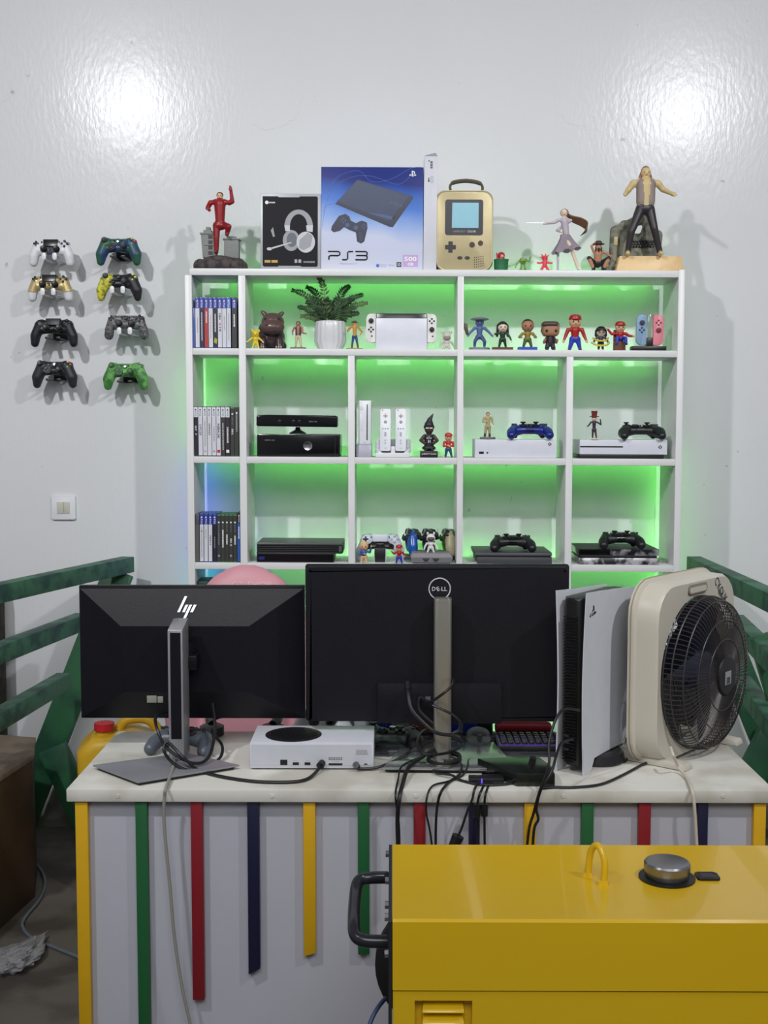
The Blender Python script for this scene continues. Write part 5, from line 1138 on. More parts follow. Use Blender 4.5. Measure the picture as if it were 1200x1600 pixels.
# old brown cabinet lower left
cb = thing('old_cabinet', 'old dark brown wooden cabinet with a dusty top at the left edge', 'cabinet')
cw = M('dark_brown_wood', (58, 42, 34), .55, rgb2=(40, 28, 24), scale=4, bump=.2); ct = M('dusty_cabinet_top', (120, 106, 88), .7, rgb2=(92, 80, 66), scale=10)
CA = [PZ(0, 1212, .46), PZ(50, 1180, .46), PZ(53, 1153, .46)]
d = (CA[0]-CA[1]); p0 = CA[1]+d*3.0
poly = [(p0.x, p0.y), (CA[1].x, CA[1].y), (CA[2].x, CA[2].y), (-2.0, 4.1), (-2.0, p0.y)]
B().prism(poly, 0, .445, 'z').o('carcass', cw, cb, False); B().prism([(x+(.006 if x > -1.9 else 0), y) for x, y in poly], .445, .462, 'z', bev=.002).o('top', ct, cb)
# yellow jerrycan
jc = P(190, 1160, 3.80); jy = M('yellow_plastic_can', (212, 168, 34), .45, var=.12, scale=10)
t = thing('jerrycan', 'yellow plastic jerrycan with a red cap on the floor behind the counter', 'jerrycan', (jc.x+.01, 3.80, 0), math.radians(8)); t.scale = (1, 1, .955)
B().prism([(-.14, .02), (-.12, 0), (.12, 0), (.14, .02), (.145, .44), (.11, .50), (.02, .535), (-.10, .525), (-.145, .48)], -.10, .12, 'y', bev=.035, seg=4).o('body', jy, t)
B().tube(crv([(-.02, .01, .53), (.01, .01, .565), (.08, .01, .56), (.13, .01, .49)], 5), .017, 10).o('handle', jy, t)
B().cyl((-.062, -.02, .50), (-.062, -.02, .545), .030, .026, 20).o('neck', jy, t)
b = B()
cp_ = circ(-.062, -.02, .031, 32); cp_ = [((x+.062)*(1+(.05 if i % 2 else 0))-.062, (y+.02)*(1+(.05 if i % 2 else 0))-.02) for i, (x, y) in enumerate(cp_)]
b.prism(cp_, .540, .565, 'z', bev=.003); b.o('cap', C(196, 38, 48, .4), t)

# ================================================================== COUNTER
ZD = 1.5-.763; YD = 2.48
zd = PZ(600, 1234, ZD).y
YD = zd
X0 = PZ(102, 1234, ZD).x; X1 = PZ(1212, 1235, ZD).x; YE = PZ(193, 1142, ZD).y
pw_ = M('worn_white_paint', (212, 210, 202), .42, rgb2=(186, 182, 170), scale=5, bump=.2, bscale=30)
desk = thing('counter_desk', 'white painted counter desk with coloured vertical strips on its front', 'desk', (0, 0, 0))
zb = ZP(600, 1254.5, YD)
B().box(X0, X1, YD, YE, zb, ZD, .003).o('worktop', pw_, desk)
YP = YD+.022
xl = XP(118, 1300, YP); xr = X1-.018
fp = M('front_panel_paint', (184, 184, 194), .5, var=.05, scale=4, bump=.15, bscale=50)
B().box(xl, xr, YP, YP+.015, .0, zb-.0005).o('front_panel', fp, desk, False)
B().box(xl, xl+.015, YP+.016, YE-.03, 0, zb-.0005).o('side_panel', fp, desk, False); B().box(xr-.015, xr, YP+.016, YE-.03, 0, zb-.0005).o('side_panel', fp, desk, False)
stc = {'y': C(214, 166, 22, .4), 'g': C(28, 92, 50, .45), 'r': C(132, 26, 36, .4), 'n': C(24, 24, 56, .4)}
nmz = {'y': 'yellow', 'g': 'green', 'r': 'dark red', 'n': 'navy'}
YS = YD+.006
for i, (pa, pb, c_, bot, sl) in enumerate(((117, 136.5, 'y', 1900, 0), (211, 229.5, 'g', 1900, 0), (297.5, 316, 'r', 1564, 0), (386, 404.5, 'n', 1524, 8), (473.5, 492.5, 'y', 1495, 4), (559, 577, 'g', 1492, 0), (646.5, 665, 'r', 1520, 0), (733, 750, 'n', 1540, 0), (819.5, 838, 'y', 1560, 0), (909, 928, 'g', 1580, 0), (998.5, 1017.5, 'r', 1560, 0), (1091, 1107, 'n', 1540, 0), (1178.5, 1197.5, 'y', 1900, 0))):
    xa, xb_ = XP(pa, 1256, YS), XP(pb, 1256, YS); z = max(.001, ZP(600, bot, YS)); z2 = max(.001, ZP(600, bot-sl*1.2, YS)); zt = zb-.0008
    o = B().hexa([(xa, YS, z), (xb_, YS, z2), (xb_, YP-.0002, z2), (xa, YP-.0002, z), (xa, YS, zt), (xb_, YS, zt), (xb_, YP-.0002, zt), (xa, YP-.0002, zt)], .0012).o('strip', stc[c_], desk); o['label'] = nmz[c_]+' vertical strip'
b = B()
for px in (184, 425, 650, 880, 1130): c = P(px, 1244, YD); b.lathe([(.004, c.y-.0012), (.0045, c.y-.0004), (.0045, c.y+.001)], 12, (c.x, c.z), 'y')
b.o('screw_heads', M('worn_white_paint'), desk)['kind'] = 'stuff'
def D(px, py, up=0): return PZ(px, py, ZD+up)

# ------------------------------------------------------------------ monitors
SIL2 = M('silver_metal', (168, 168, 172), .38, .55); MB = M('monitor_black', (19, 18, 25), .4, spec=.28, bump=.15, bscale=500)
MBf = M('monitor_face_black', (44, 43, 52), .45, bump=.12, bscale=500)
Ym = 2.755
mc = P(300, 1018, Ym)
t = thing('monitor', 'wide black monitor seen from behind on a silver column stand, left one of two', 'monitor', (mc.x, Ym, ZD+.0008))
k = Ym/F
def KM(px, py): p = P(px, py, Ym); return (p.x-mc.x, p.z-ZD-.0008)
TL, TR, BR, BL = KM(123.5, 914.5), KM(476, 917), KM(476, 1128), KM(127, 1122)
ph = B(); 
xa, za = BL[0], BL[1]; xb_, zt = TR[0], TL[1]
ph.box(xa, xb_, .0, .014, za, zt, .002); ph.o('bezel', MB, t)
iTL, iTR, iBR, iBL = KM(193, 975), KM(388, 977), KM(392, 1078), KM(200, 1077)
b = B(); e = .003
o_ = [b.bm.verts.new(p) for p in ((xa+e, -.0002, za+e), (xb_-e, -.0002, za+e), (xb_-e, -.0002, zt-.008), (xa+e, -.0002, zt-.008))]
i_ = [b.bm.verts.new(p) for p in ((iBL[0], -.030, iBL[1]), (iBR[0], -.030, iBL[1]), (iBR[0], -.030, iTL[1]), (iTL[0], -.030, iTL[1]))]
for q_ in range(4): b.bm.faces.new((o_[q_], o_[(q_+1) % 4], i_[(q_+1) % 4], i_[q_]))
b.bm.faces.new(i_); b.bm.faces.new(o_[::-1])
b.o('back_cover', MB, t, False)
# slanted mark on the sloped upper facet
nb = 6
slope = math.atan2(.030, (zt-.008)-iTL[1])
hc = P(296, 948, Ym-.016)
fr = Matrix.Translation((hc.x-mc.x, -.0162, hc.z-ZD)) @ Matrix.Rotation(-slope, 4, 'X')
b = B(); kk = (Ym-.016)/F; kz = kk/math.cos(slope)*.985
for q4 in (((277.3, 957), (281.4, 957), (292, 932.5), (287.9, 932.5)), ((285.0, 957), (289.2, 957), (294.2, 945.5), (290, 945.5)), ((287.2, 966), (291.4, 966), (300.4, 945.5), (296.2, 945.5)), ((297.6, 957), (302.0, 957), (307.4, 945.5), (303, 945.5))):
    b.prism([((a_-296)*kk, (948-z_)*kz) for a_, z_ in q4], -.0012, 0, 'y')
o = b.o('logo', M('mirror_silver', (225, 225, 230), .25, .4), t, False); o.matrix_local = fr
# ports plate
a = KM(233, 1094); c_ = KM(258, 1079); B().box(a[0], (a[0]+c_[0])/2+.004, -.026, -.012, a[1], c_[1], .001).o('port_label', C(150, 150, 140), t); B().box((a[0]+c_[0])/2+.006, c_[0], -.026, -.012, a[1], c_[1]-.008, .001).o('port_label', C(150, 150, 140), t)
# column
xs0 = D(262, 1185).x
Yc0, Yc1 = 2.612, 2.69
f0 = P(261.5, 985, Yc0); f1 = P(285, 985, Yc0); g0_ = P(271, 966, Yc1)
zc = D(275, 1188)
cw0, cw1 = f0.x-mc.x, f1.x-mc.x; y0, y1 = Yc0-Ym, Yc1-Ym; ztf = f0.z-ZD; ztb = g0_.z-ZD
b = B(); b.hexa([(cw0, y0, .012), (cw1, y0, .012), (cw1, y1, .012), (cw0, y1, .012), (cw0, y0, ztf), (cw1, y0, ztf), (cw1, y1, ztb), (cw0, y1, ztb)], .0015); b.o('stand_column', SIL2, t)
B().box(cw0+.0055, cw1-.0045, y0-.0006, y0+.002, .06, ztf-.006).o('column_inset', MB, t, False)
B().cyl(((cw0+cw1)/2, y1-.002, KM(300, 1020)[1]), ((cw0+cw1)/2, -.02, KM(300, 1020)[1]), .028, .036, 20).o('mount', MB, t)
B().box(cw0-.0, cw1+.02, y1-.01, -.02, KM(300, 1037)[1], KM(300, 1015)[1], .003).o('mount_arm', MB, t)
# base plate
q_ = [D(145, 1197, .008), D(215, 1223.5, .008), D(374, 1197, .008), D(292, 1178, .008)]
b = B(); b.prism([(p.x-mc.x, p.y-Ym) for p in q_], .006, .0105, 'z', bev=.0015); b.o('stand_base', M('base_silver', (150, 150, 156), .35, .3), t)
cxx = sum(p.x for p in q_)/4-mc.x; cyy = sum(p.y for p in q_)/4-Ym
b = B(); b.prism([(cxx+(p.x-mc.x-cxx)*.93, cyy+(p.y-Ym-cyy)*.93) for p in q_], 0, .006, 'z'); b.o('base_pad', BLACK, t)

# right monitor
Ym = 2.70
mc = P(683, 1005, Ym)
t = thing('monitor', 'larger black monitor seen from behind with a round logo, right one of two', 'monitor', (mc.x, Ym, ZD+.0042)); k = Ym/F
TL, TR, BR, BL = KM(477, 884), KM(889.5, 883), KM(868, 1127), KM(478.5, 1128)
B().prism(rrect(TL[0], TR[0], BL[1], TL[1], .005), 0, .012, 'y', bev=.002).o('bezel', MB, t)
B().prism(rrect(TL[0]+.004, TR[0]-.004, BL[1]+.004, TL[1]-.004, .005), -.022, 0, 'y', bev=.012, seg=3, front_only=False).o('back_cover', M('textured_black', (21, 21, 28), .42, spec=.3, bump=.2, bscale=600), t)
a = KM(590, 1127); c_ = KM(782, 1064); B().prism(rrect(a[0], c_[0], a[1]+.001, c_[1], .003), -.036, -.02, 'y', bev=.003).o('port_hood', MB, t)
lc = P(687, 923, Ym-.024); lx, lz = lc.x-mc.x, lc.z-ZD
lm = M('mirror_silver')
b = B(); b.tube([(lx+.0242*math.cos(a), -.0230, lz+.0242*math.sin(a)) for a in [2*PI*i/40 for i in range(40)]], .0016, 6, True); b.o('logo_ring', lm, t)
txt('D', lx-.0135, lz, .0080, .0095, -.0236, t, lm, 'logo', bold=.02); txt('E', lx-.0035, lz, .0070, .0095, -.0236, t, lm, 'logo', rot=.5, bold=.02); txt('LL', lx+.0105, lz, .013, .0095, -.0236, t, lm, 'logo', bold=.02)
yp = 2.62-Ym; xa = XP(678.5, 1000, 2.62)-mc.x; xb_ = XP(706, 1000, 2.62)-mc.x; zt = ZP(690, 940, 2.62)-ZD
ch = M('champagne_metal', (178, 174, 164), .32, .75)
b = B(); b.prism([(x, y) for x, y in rrect(xa, xb_, yp, yp+.045, .009)], .008, zt, 'z', bev=.001); b.o('stand_column', ch, t)
B().box(xa+.004, xb_-.004, yp+.04, -.02, KM(600, 1010)[1], KM(600, 960)[1], .003).o('mount', MB, t)
q_ = [D(598, 1203, .008), D(808, 1205, .008), D(772, 1163, .008), D(634, 1162, .008)]
b = B(); b.prism([(p.x-mc.x, p.y-Ym) for p in q_], .004, .010, 'z', bev=.0015); b.o('stand_base', M('base_silver_glossy', (176, 178, 178), .18, .8), t)
cxx = sum(p.x for p in q_)/4-mc.x; cyy = sum(p.y for p in q_)/4-Ym
B().prism([(cxx+(p.x-mc.x-cxx)*.97, cyy+(p.y-Ym-cyy)*.97) for p in q_], 0, .004, 'z').o('base_pad', BLACK, t)
q2 = KM(668, 1089); B().box(q2[0]-.006, q2[0]+.006, -.0364, -.0355, q2[1]-.006, q2[1]+.006).o('sticker', M('faint_sticker', (96, 96, 104), .5), t, False)

# ------------------------------------------------------------------ white console (rear) on the counter
c = D(390.5, 1203); c2 = D(584, 1203)
t = thing('game_console', 'white console with a round black vent and rear sockets on the counter', 'console', ((c.x+c2.x)/2, c.y, ZD+.0006)); w2 = (c2.x-c.x)/2; hh = .0615
wc = M('console_white_rear', (206, 208, 216), .42)
B().box(-w2, w2, 0, .150, .003, hh, .002).o('case', wc, t)
B().box(-w2+.004, w2-.006, -.0006, .002, .011, hh-.005).o('rear_panel', M('rear_panel_white', (196, 198, 206), .45), t, False)
def XZ(px, py): p = P(px, py, c.y); return (p.x-t.location.x, p.z-t.location.z)
for (xa, ya, xb2, yb2, nm_) in ((438, 1187, 449, 1195, 'network_socket'), (457.5, 1191, 467, 1195, 'usb_socket'), (476, 1191, 485, 1195, 'usb_socket'), (513.5, 1192.5, 535, 1195.5, 'expansion_slot'), (569, 1193, 574, 1194.5, 'lock_slot')):
    a = XZ(xa, yb2); b_ = XZ(xb2, ya); B().box(a[0], b_[0], -.0012, .001, a[1], b_[1]).o(nm_, BLACK, t, False)
b = B()
for i in range(8):
    for j in range(2): a = XZ(514.5+i*2.75, 1184+j*2.6); b.box(a[0]-.001, a[0]+.001, -.0012, 0, a[1]-.0011, a[1]+.0011)
b.o('vent_holes', BLACK, t, False)
for px, py, w_, s_ in ((461, 1188, .007, 'SS'), (480, 1188, .007, 'SS'), (499, 1188, .012, 'HDMI OUT'), (524, 1190.2, .016, 'STORAGE EXPANSION')): a = XZ(px, py); txt(s_, a[0], a[1], w_, .0018, -.0007, t, INKG)
b = B(); rnd = random.Random(4)
for r_ in range(4):
    x = 556.5
    while x < 574: 
        w_ = rnd.uniform(.8, 2.6); a = XZ(x, 1172+r_*2.1); b.box(a[0], a[0]+w_*.00135, -.0012, -.0006, a[1]-.0009, a[1]+.0009); x += w_+.7
b.o('small_print', INKG, t, False)
cxv, cyv = XZ(455, 1200)[0], .068
B().lathe([(.064, hh-.001), (.064, hh+.001), (.062, hh+.0016), (.058, hh+.0012), (0, hh+.0008)], 40, (cxv, cyv)).o('vent_disc', SB, t)
b = B()
for i in range(-9, 10):
    for j in range(-9, 10):
        if (i*i+j*j) < 80: b.lathe([(.0016, hh+.0011), (.0016, hh+.0021), (0, hh+.0021)], 6, (cxv+i*.0062+(j % 2)*.003, cyv+j*.0058))
o = b.o('vent_ribs', GB, t, False); o['kind'] = 'stuff'

# ------------------------------------------------------------------ tall white-panelled console
c = D(905, 1212)
t = thing('game_console', 'tall upright console with white side panels and black ribbed back beside the fan', 'console', (c.x, c.y, ZD+.0006), math.radians(-36))
b = B(); b.prism(rrect(-.048, .0, .004, .235, .016), .018, .388, 'z', bev=.006); core = b.o('core', M('core_black', (16, 16, 18), .35), t)
pan = M('matte_white_panel', (208, 210, 218), .42)
def panel(x0, x1, flare):
    b = B(); n = 14; L0 = []; L1 = []
    for i in range(n+1):
        y = .245*i/n
        zt_ = .402-.012*(y/.245)-.0; 
        zb_ = .0 if y < .05 else (.0+.026*min(1, (y-.05)/.02) if y < .08 else .026+.004*(y-.08)/.165)
        fl = flare*(.005*(1-math.sin(PI*y/.245))+.001)
        L0.append((y, zb_, zt_, fl))
    def vv(y, z, fl, off):
        u_ = (z-.2)/.2
        yy = y-(.050*max(0, -(z-.16))/.2)*(y/.245)
        return b.bm.verts.new((x0+off+fl*(.4+.6*u_*u_)+flare*.003*max(0, u_), yy, z))
    g0, g1 = [], []
    m = 14
    for y, zb_, zt_, fl in L0:
        g0.append([vv(y, zb_+(zt_-zb_)*j/m, fl, 0) for j in range(m+1)]); g1.append([vv(y, zb_+(zt_-zb_)*j/m, fl, (x1-x0)) for j in range(m+1)])
    for i in range(n):
        for j in range(m):
            b.bm.faces.new((g0[i][j], g0[i][j+1], g0[i+1][j+1], g0[i+1][j])); b.bm.faces.new((g1[i][j], g1[i+1][j], g1[i+1][j+1], g1[i][j+1]))
        for j in (0, m): b.bm.faces.new((g0[i][j], g0[i+1][j], g1[i+1][j], g1[i][j]))
    for i in (0, n):
        for j in range(m): b.bm.faces.new((g0[i][j], g0[i][j+1], g1[i][j+1], g1[i][j]))
    return b.o('side_panel', pan, t)
panel(.0015, .0045, 1); panel(-.0535, -.0505, -1)
for i in range(46):
    z = .03+i*.0070; b = B(); b.box(-.042, -.010, -.001, .006, z, z+.0032, .0006)
    if i < 46: b.o('vent_rib', GB, t)
B().lathe([(.062, 0), (.064, .004), (.060, .022), (.055, .026), (0, .026)], 36, (-.025, .135)).o('stand', SB, t)
for z in (.05, .065, .08): B().box(-.040, -.026, -.0015, .006, z, z+.006, .0005).o('socket', DARK, t)
fr = Matrix.Translation((.0098, .026, .360)) @ Matrix.Rotation(PI/2, 4, 'Z') @ Matrix.Diagonal((1.5, 1, 1, 1))
pslogo(t, 0, 0, .029, INKK, 0, frame=fr)

# ------------------------------------------------------------------ box fan
fb = M('cream_fan_plastic', (196, 190, 176), .42, var=.05, scale=6)
TH = math.radians(50)
pl0 = Vector((.582, 2.575, 0)); 
t = thing('box_fan', 'large cream box fan with a domed black wire grille, marked in pen', 'fan', (pl0.x, pl0.y, ZD+.0008), TH)
Wf, Hf = .400, .402; zb_ = .006
pl = [(x, z) for x, z in rrect(0, Wf, zb_, zb_+Hf, .075, 8)]
cx_, cz_, Rg = Wf/2, zb_+.186, .178
# plate with round opening
b = B(); n = 64
def outer(i):
    a = 2*PI*i/n; dx, dz = math.cos(a), math.sin(a)
    lo, hi = 0, 1
    def inside(x, z):
        r = .075; X0_, X1_, Z0_, Z1_ = 0, Wf, zb_, zb_+Hf
        if x < X0_ or x > X1_ or z < Z0_ or z > Z1_: return False
        qx = min(max(x, X0_+r), X1_-r); qz = min(max(z, Z0_+r), Z1_-r)
        return (x-qx)**2+(z-qz)**2 <= r*r+1e-9
    for _ in range(30):
        m_ = (lo+hi)/2
        if inside(cx_+dx*m_, cz_+dz*m_): lo = m_
        else: hi = m_
    return (cx_+dx*lo, cz_+dz*lo)
RO = [outer(i) for i in range(n)]; RI = [(cx_+Rg*math.cos(2*PI*i/n), cz_+Rg*math.sin(2*PI*i/n)) for i in range(n)]
def ring(pts, y, s=1): return [b.bm.verts.new((cx_+(x-cx_)*s, y, cz_+(z-cz_)*s)) for x, z in pts]
seq = [ring(RI, .050), ring(RI, .002), ring(RO, .0, .975), ring(RO, .008, 1.0), ring(RO, .050, 1.01), ring(RO, .054, 1.045), ring(RO, .068, 1.045), ring(RO, .068, .93)]
for A, Q in zip(seq, seq[1:]):
    for i in range(n): b.bm.faces.new((A[i], A[(i+1) % n], Q[(i+1) % n], Q[i]))
b.o('housing', fb, t)
b = B(); b.tube([(cx_+(x-cx_)*1.047, .061, cz_+(z-cz_)*1.047) for x, z in RO], .0016, 6, True); b.o('seam', C(150, 138, 116), t)
# handle slot as a raised pad, recess shade put into its colour
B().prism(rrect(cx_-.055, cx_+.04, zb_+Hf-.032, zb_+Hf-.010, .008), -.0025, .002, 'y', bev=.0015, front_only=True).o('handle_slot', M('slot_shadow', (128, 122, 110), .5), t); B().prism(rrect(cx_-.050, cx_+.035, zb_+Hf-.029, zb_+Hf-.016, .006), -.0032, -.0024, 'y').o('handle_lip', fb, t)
gm = M('black_wire', (56, 51, 52), .35)
prof = [(.176, .002), (.177, -.022), (.172, -.040), (.158, -.054), (.118, -.062), (.078, -.067), (.040, -.069)]
pc = crv([(r, y, 0) for r, y in prof], 3)
for i in range(96):
    a = 2*PI*i/96; ca, sa = math.cos(a), math.sin(a)
    b = B(); b.tube([(cx_+p.x*ca, p.y, cz_+p.x*sa) for p in pc], .0013, 4); b.o('grille_wire', gm, t)
for r, y in ((.177, -.002), (.1775, -.022), (.168, -.047), (.126, -.0615), (.082, -.0670)):
    b = B(); b.tube([(cx_+r*math.cos(2*PI*i/60), y, cz_+r*math.sin(2*PI*i/60)) for i in range(60)], .0017, 6, True); b.o('grille_ring', gm, t)
B().lathe([(.046, -.066), (.046, -.072), (.043, -.075), (0, -.076)], 32, (cx_, cz_), 'y').o('hub_cap', BLACK, t)
B().box(cx_-.016, cx_+.014, -.0768, -.0758, cz_-.020, cz_+.010).o('sticker', C(150, 152, 156), t, False)
lines(t, INKK, cx_-.001, cz_-.016, cz_-.004, 3, -.0772, .018)
B().lathe([(.048, -.02), (.048, .03), (0, .03)], 28, (cx_, cz_), 'y').o('motor', C(60, 64, 84, .3), t)
bm_ = M('dark_blue_blade', (36, 40, 60), .3)
for i in range(5):
    a0_ = 2*PI*i/5; b = B(); rows_ = []
    for j in range(6):
        r = .045+.118*j/5; row = []
        for q_ in range(7):
            a = a0_+(q_/6-.5)*(1.0+.1*j/5)+.25*j/5; row.append(b.bm.verts.new((cx_+r*math.cos(a), .012+(q_/6-.5)*.035, cz_+r*math.sin(a))))
        rows_.append(row)
    for j in range(5):
        for q_ in range(6): b.bm.faces.new((rows_[j][q_], rows_[j][q_+1], rows_[j+1][q_+1], rows_[j+1][q_]))
    bmesh.ops.solidify(b.bm, geom=b.bm.faces[:], thickness=.002)
    b.o('blade', bm_, t)
# front grille (far side) rings
for i in range(24):
    a = 2*PI*i/24; B().cyl((cx_+.03*math.cos(a), .066, cz_+.03*math.sin(a)), (cx_+.172*math.cos(a), .060, cz_+.172*math.sin(a)), .0015, .0015, 5).o('front_grille_spoke', gm, t)
txt("C'KOUK", Wf-.080, zb_+Hf-.038, .085, .022, -.0008, t, INKK, rot=-.75); txt('0A 9/.20', Wf-.064, zb_+Hf-.066, .08, .015, -.0008, t, INKK, rot=-.80)
for x in (.055, .325):
    B().hexa([(x-.02, -.055, -.0004), (x+.02, -.055, -.0004), (x+.02, .13, -.0004), (x-.02, .13, -.0004), (x-.018, -.050, .014), (x+.018, -.050, .014), (x+.018, .13, .022), (x-.018, .13, .022)], .004).o('foot', fb, t)
for (a_, s_) in ((.06, 1), (.32, 1)): B().cyl((a_, .0685, .05), (a_, .0700, .05), .004, .004, 12).o('screw', DARK, t)

# ------------------------------------------------------------------ small things on the counter
def deskpad(px, py, style, cols, label, rz, tilt=14, up=.026):
    p = D(px, py, up); padflat(label, p.x, p.y, p.z, style, cols, rz, tilt)
gp = C(92, 98, 108, .4)
deskpad(287, 1150, 'ds4', (gp, gp, DARK, DARK, C(62, 66, 74)), 'grey gamepad on the counter behind the silver stand column', PI*.94, 2, .0365)
p = D(500, 1152, .026)
padflat('white gamepad on the counter behind the white console', p.x, YE-.055, ZD+.036, 'x3', (WHITE, WHITE, BLACK, BLACK, WHITE), PI, 25)
cm = camo('dark_camouflage_plastic', (44, 52, 50), (74, 96, 84), 60)
deskpad(612, 1147, 'x3', (cm, BLACK, BLACK, DARK, cm), 'dark camouflage gamepad on the counter left of the champagne stand', PI*.96, 4, .0365)
# headset lying down
p = D(372, 1150)
t = thing('headset', 'black headset lying on the counter behind the white console', 'headset', (p.x+.01, p.y+.01, ZD))
b = B(); b.tube(crv([(-.075, .0, .026), (-.085, .05, .032), (-.03, .10, .034), (.05, .09, .034), (.085, .04, .032), (.075, 0, .026)], 6), .011, 10); b.o('headband', SB, t)
for s in (-1, 1): B().lathe([(.024, -.012), (.030, -.010), (.030, .010), (.022, .014), (0, .014)], 24, (0, 0)).o('ear_cup', SB, t, loc=(s*.075, -.005, .0135))
# striped desk mat
t = thing('desk_mat', 'grey and black striped desk mat under the mouse and keyboard', 'desk mat', (0, 0, ZD+.0003))
c0_, c1_ = D(560, 1188), D(868, 1146); X0_, X1_, Y0_, Y1_ = c0_.x, c1_.x, c0_.y+.03, YE-.01
B().box(X0_, X1_, Y0_, Y1_, 0, .003, .001).o('mat', C(66, 66, 72, .8), t)
for i in range(9):
    y = Y0_+.01+i*(Y1_-Y0_-.02)/9; b = B(); x = X0_+.004; rnd = random.Random(i)
    while x < X1_-.06: w_ = rnd.uniform(.02, .07); b.box(x, x+w_, y, y+.007, .003, .0034); x += w_+rnd.uniform(.01, .04)
    b.o('printed_stripe', C(128, 130, 136, .8) if i % 2 else C(34, 34, 38, .8), t, False)['kind'] = 'stuff'
# mouse
p = D(750, 1172)
t = thing('computer_mouse', 'dark grey computer mouse on the striped mat', 'mouse', (p.x, p.y+.02, ZD+.004))
blob('shell', [('e', (0, .03, .008), (.033, .056, .014), 0), ('e', (0, .045, .014), (.030, .038, .020), 0)], [C(78, 82, 88, .4)], t, .002, 2)
B().lathe([(.006, -.006), (.006, .006)], 16, (.0, .024), 'y').o('wheel', BLACK, t, loc=(0, -.008, .0))
B().box(-.030, .030, -.022, .07, .0, .006, .004).o('base', BLACK, t)
# keyboard
p = D(778, 1177); p2 = D(868, 1177)
t = thing('keyboard', 'compact black backlit keyboard behind the tall console', 'keyboard', (p.x, p.y-.0, ZD+.0036)); kw = p2.x-p.x+.10
B().box(0, kw, 0, .10, 0, .014, .003).o('case', C(40, 40, 44), t)
B().box(.006, kw-.006, .004, .096, .014, .0148).o('backlit_plate', M('violet_backlight', (120, 80, 200), .5, emit=.22), t, False)
kc = None
for j in range(5):
    for i in range(int((kw-.01)/.0165)):
        if kc is None:
            b = B(); b.hexa([(0, 0, 0), (.0150, 0, 0), (.0150, .0150, 0), (0, .0150, 0), (.002, .002, .008), (.013, .002, .008), (.013, .013, .008), (.002, .013, .008)], .001); kc = b.o('key', SB, t); kc.location = (.007+i*.0165, .007+j*.0178, .0155)
        else:
            o = kc.copy(); COL.objects.link(o); o.parent = t; o.location = (.007+i*.0165, .007+j*.0178, .0155)
# printed box & red pouch at the back of the desk
p0_, p1_ = P(545, 1142, YE-.035), P(770, 1142, YE-.035)
t = thing('picture_box', 'flat box printed in blue, white, red and green at the back of the counter', 'box', (0, YE-.035, ZD+.0042))
h_ = ZP(600, 1121, YE-.035)-ZD; B().box(p0_.x, p1_.x, 0, .03, 0, h_, .001).o('carton', C(200, 200, 206), t)
for a, b_, c_ in ((546, 590, (206, 212, 220)), (590, 612, (60, 80, 235)), (612, 640, (200, 206, 200)), (640, 676, (206, 120, 120)), (704, 716, (70, 90, 230)), (716, 723, (220, 222, 230)), (723, 746, (64, 96, 240)), (746, 768, (36, 72, 54))):
    xa = P(a, 1135, YE-.035).x; xb_ = P(b_, 1135, YE-.035).x; B().box(xa, xb_, -.0006, .001, .001, h_-.002).o('printed_panel', C(*c_), t, False)
p0_, p1_ = P(773, 1140, YE-.045), P(862, 1140, YE-.045)
t = thing('red_pouch', 'red cloth pouch lying at the back edge of the counter', 'pouch', ((p0_.x+p1_.x)/2, YE-.045, ZD+.0042)); w2 = (p1_.x-p0_.x)/2
blob('pouch', [((-w2+.012, 0, .014), (w2-.01, 0, .014), .0125, .011, 0), ((-w2+.014, .012, .018), (w2-.01, .012, .018), .014, .012, 0)], [C(186, 42, 56, .7)], t, .002, 2)
# black switch box with plugged cables
b0_ = D(868, 1232); b1_ = D(812, 1232)
t = thing('switch_box', 'low black switch box with cables plugged in at the counter front', 'box', (b0_.x, b0_.y+.012, ZD+.0004))
zt_ = .028; fl = P(782, 1176, 2.66).x-b0_.x
poly = [(0, 0), (-.080, 0), (-.155, .115), (-.020, .135), (.0, .06)]
B().prism(poly, 0, zt_, 'z', bev=.0015).o('case', C(26, 30, 28, .25), t)
B().box(-.118, -.085, .03, .045, .008, .02).o('hub', SB, t) if False else None
t2 = thing('usb_hub', 'small black hub with a violet light left of the switch box', 'hub', (b0_.x-.150, b0_.y+.03, ZD+.0004))
B().box(-.03, .045, 0, .03, 0, .012, .003).o('case', SB, t2); B().box(-.004, -.002, -.0006, .001, .001, .011).o('light', M('violet_led', (90, 60, 255), .4, emit=2.5), t2, False)
for s in (0, 1): B().box(.0, .05, .032+s*.0, .045, .0+.013*0, .012, .002).o('plug', SB, t2)
# cable tag
p = P(861, 1229.5, YD+.008)

# ------------------------------------------------------------------ cables
CBK = M('black_cable', (24, 24, 27), .45); CGR = M('grey_cable', (150, 146, 138), .5); CCR = M('cream_cable', (206, 196, 180), .5); CBL = M('blue_grey_cable', (66, 86, 124), .5)
def cable(label, pts, r, mat=CBK, ends=None):
    W_ = []
    for p in pts:
        if len(p) == 2: q = D(p[0], p[1], r+.0006)
        elif p[2] == 'f': q = P(p[0], p[1], YD-r-.012)      # hanging in front of the counter
        elif p[2] == 'g': q = PZ(p[0], p[1], r+.0005)        # on the floor
        elif isinstance(p[2], str): q = D(p[0], p[1], r+float(p[2]))
        else: q = P(p[0], p[1], p[2]*.984)
        W_.append(q)
    c0 = Vector(W_[0]); t = thing('cable', label, 'cable', c0)
    cp = [v-c0 for v in crv(W_, 7)]
    B().tube(cp, r, 8).o('cord', mat, t)
    if ends:
        for (i, L_, rr) in ends:
            a = W_[i]-c0; d = (W_[i+1]-W_[i]).normalized() if i >= 0 else (W_[i]-W_[i-1]).normalized()
            q = a+d*L_ if i >= 0 else a+d*L_
            B().cyl(a, q, rr, rr*.85, 12).o('plug', CBK, t)
    return t
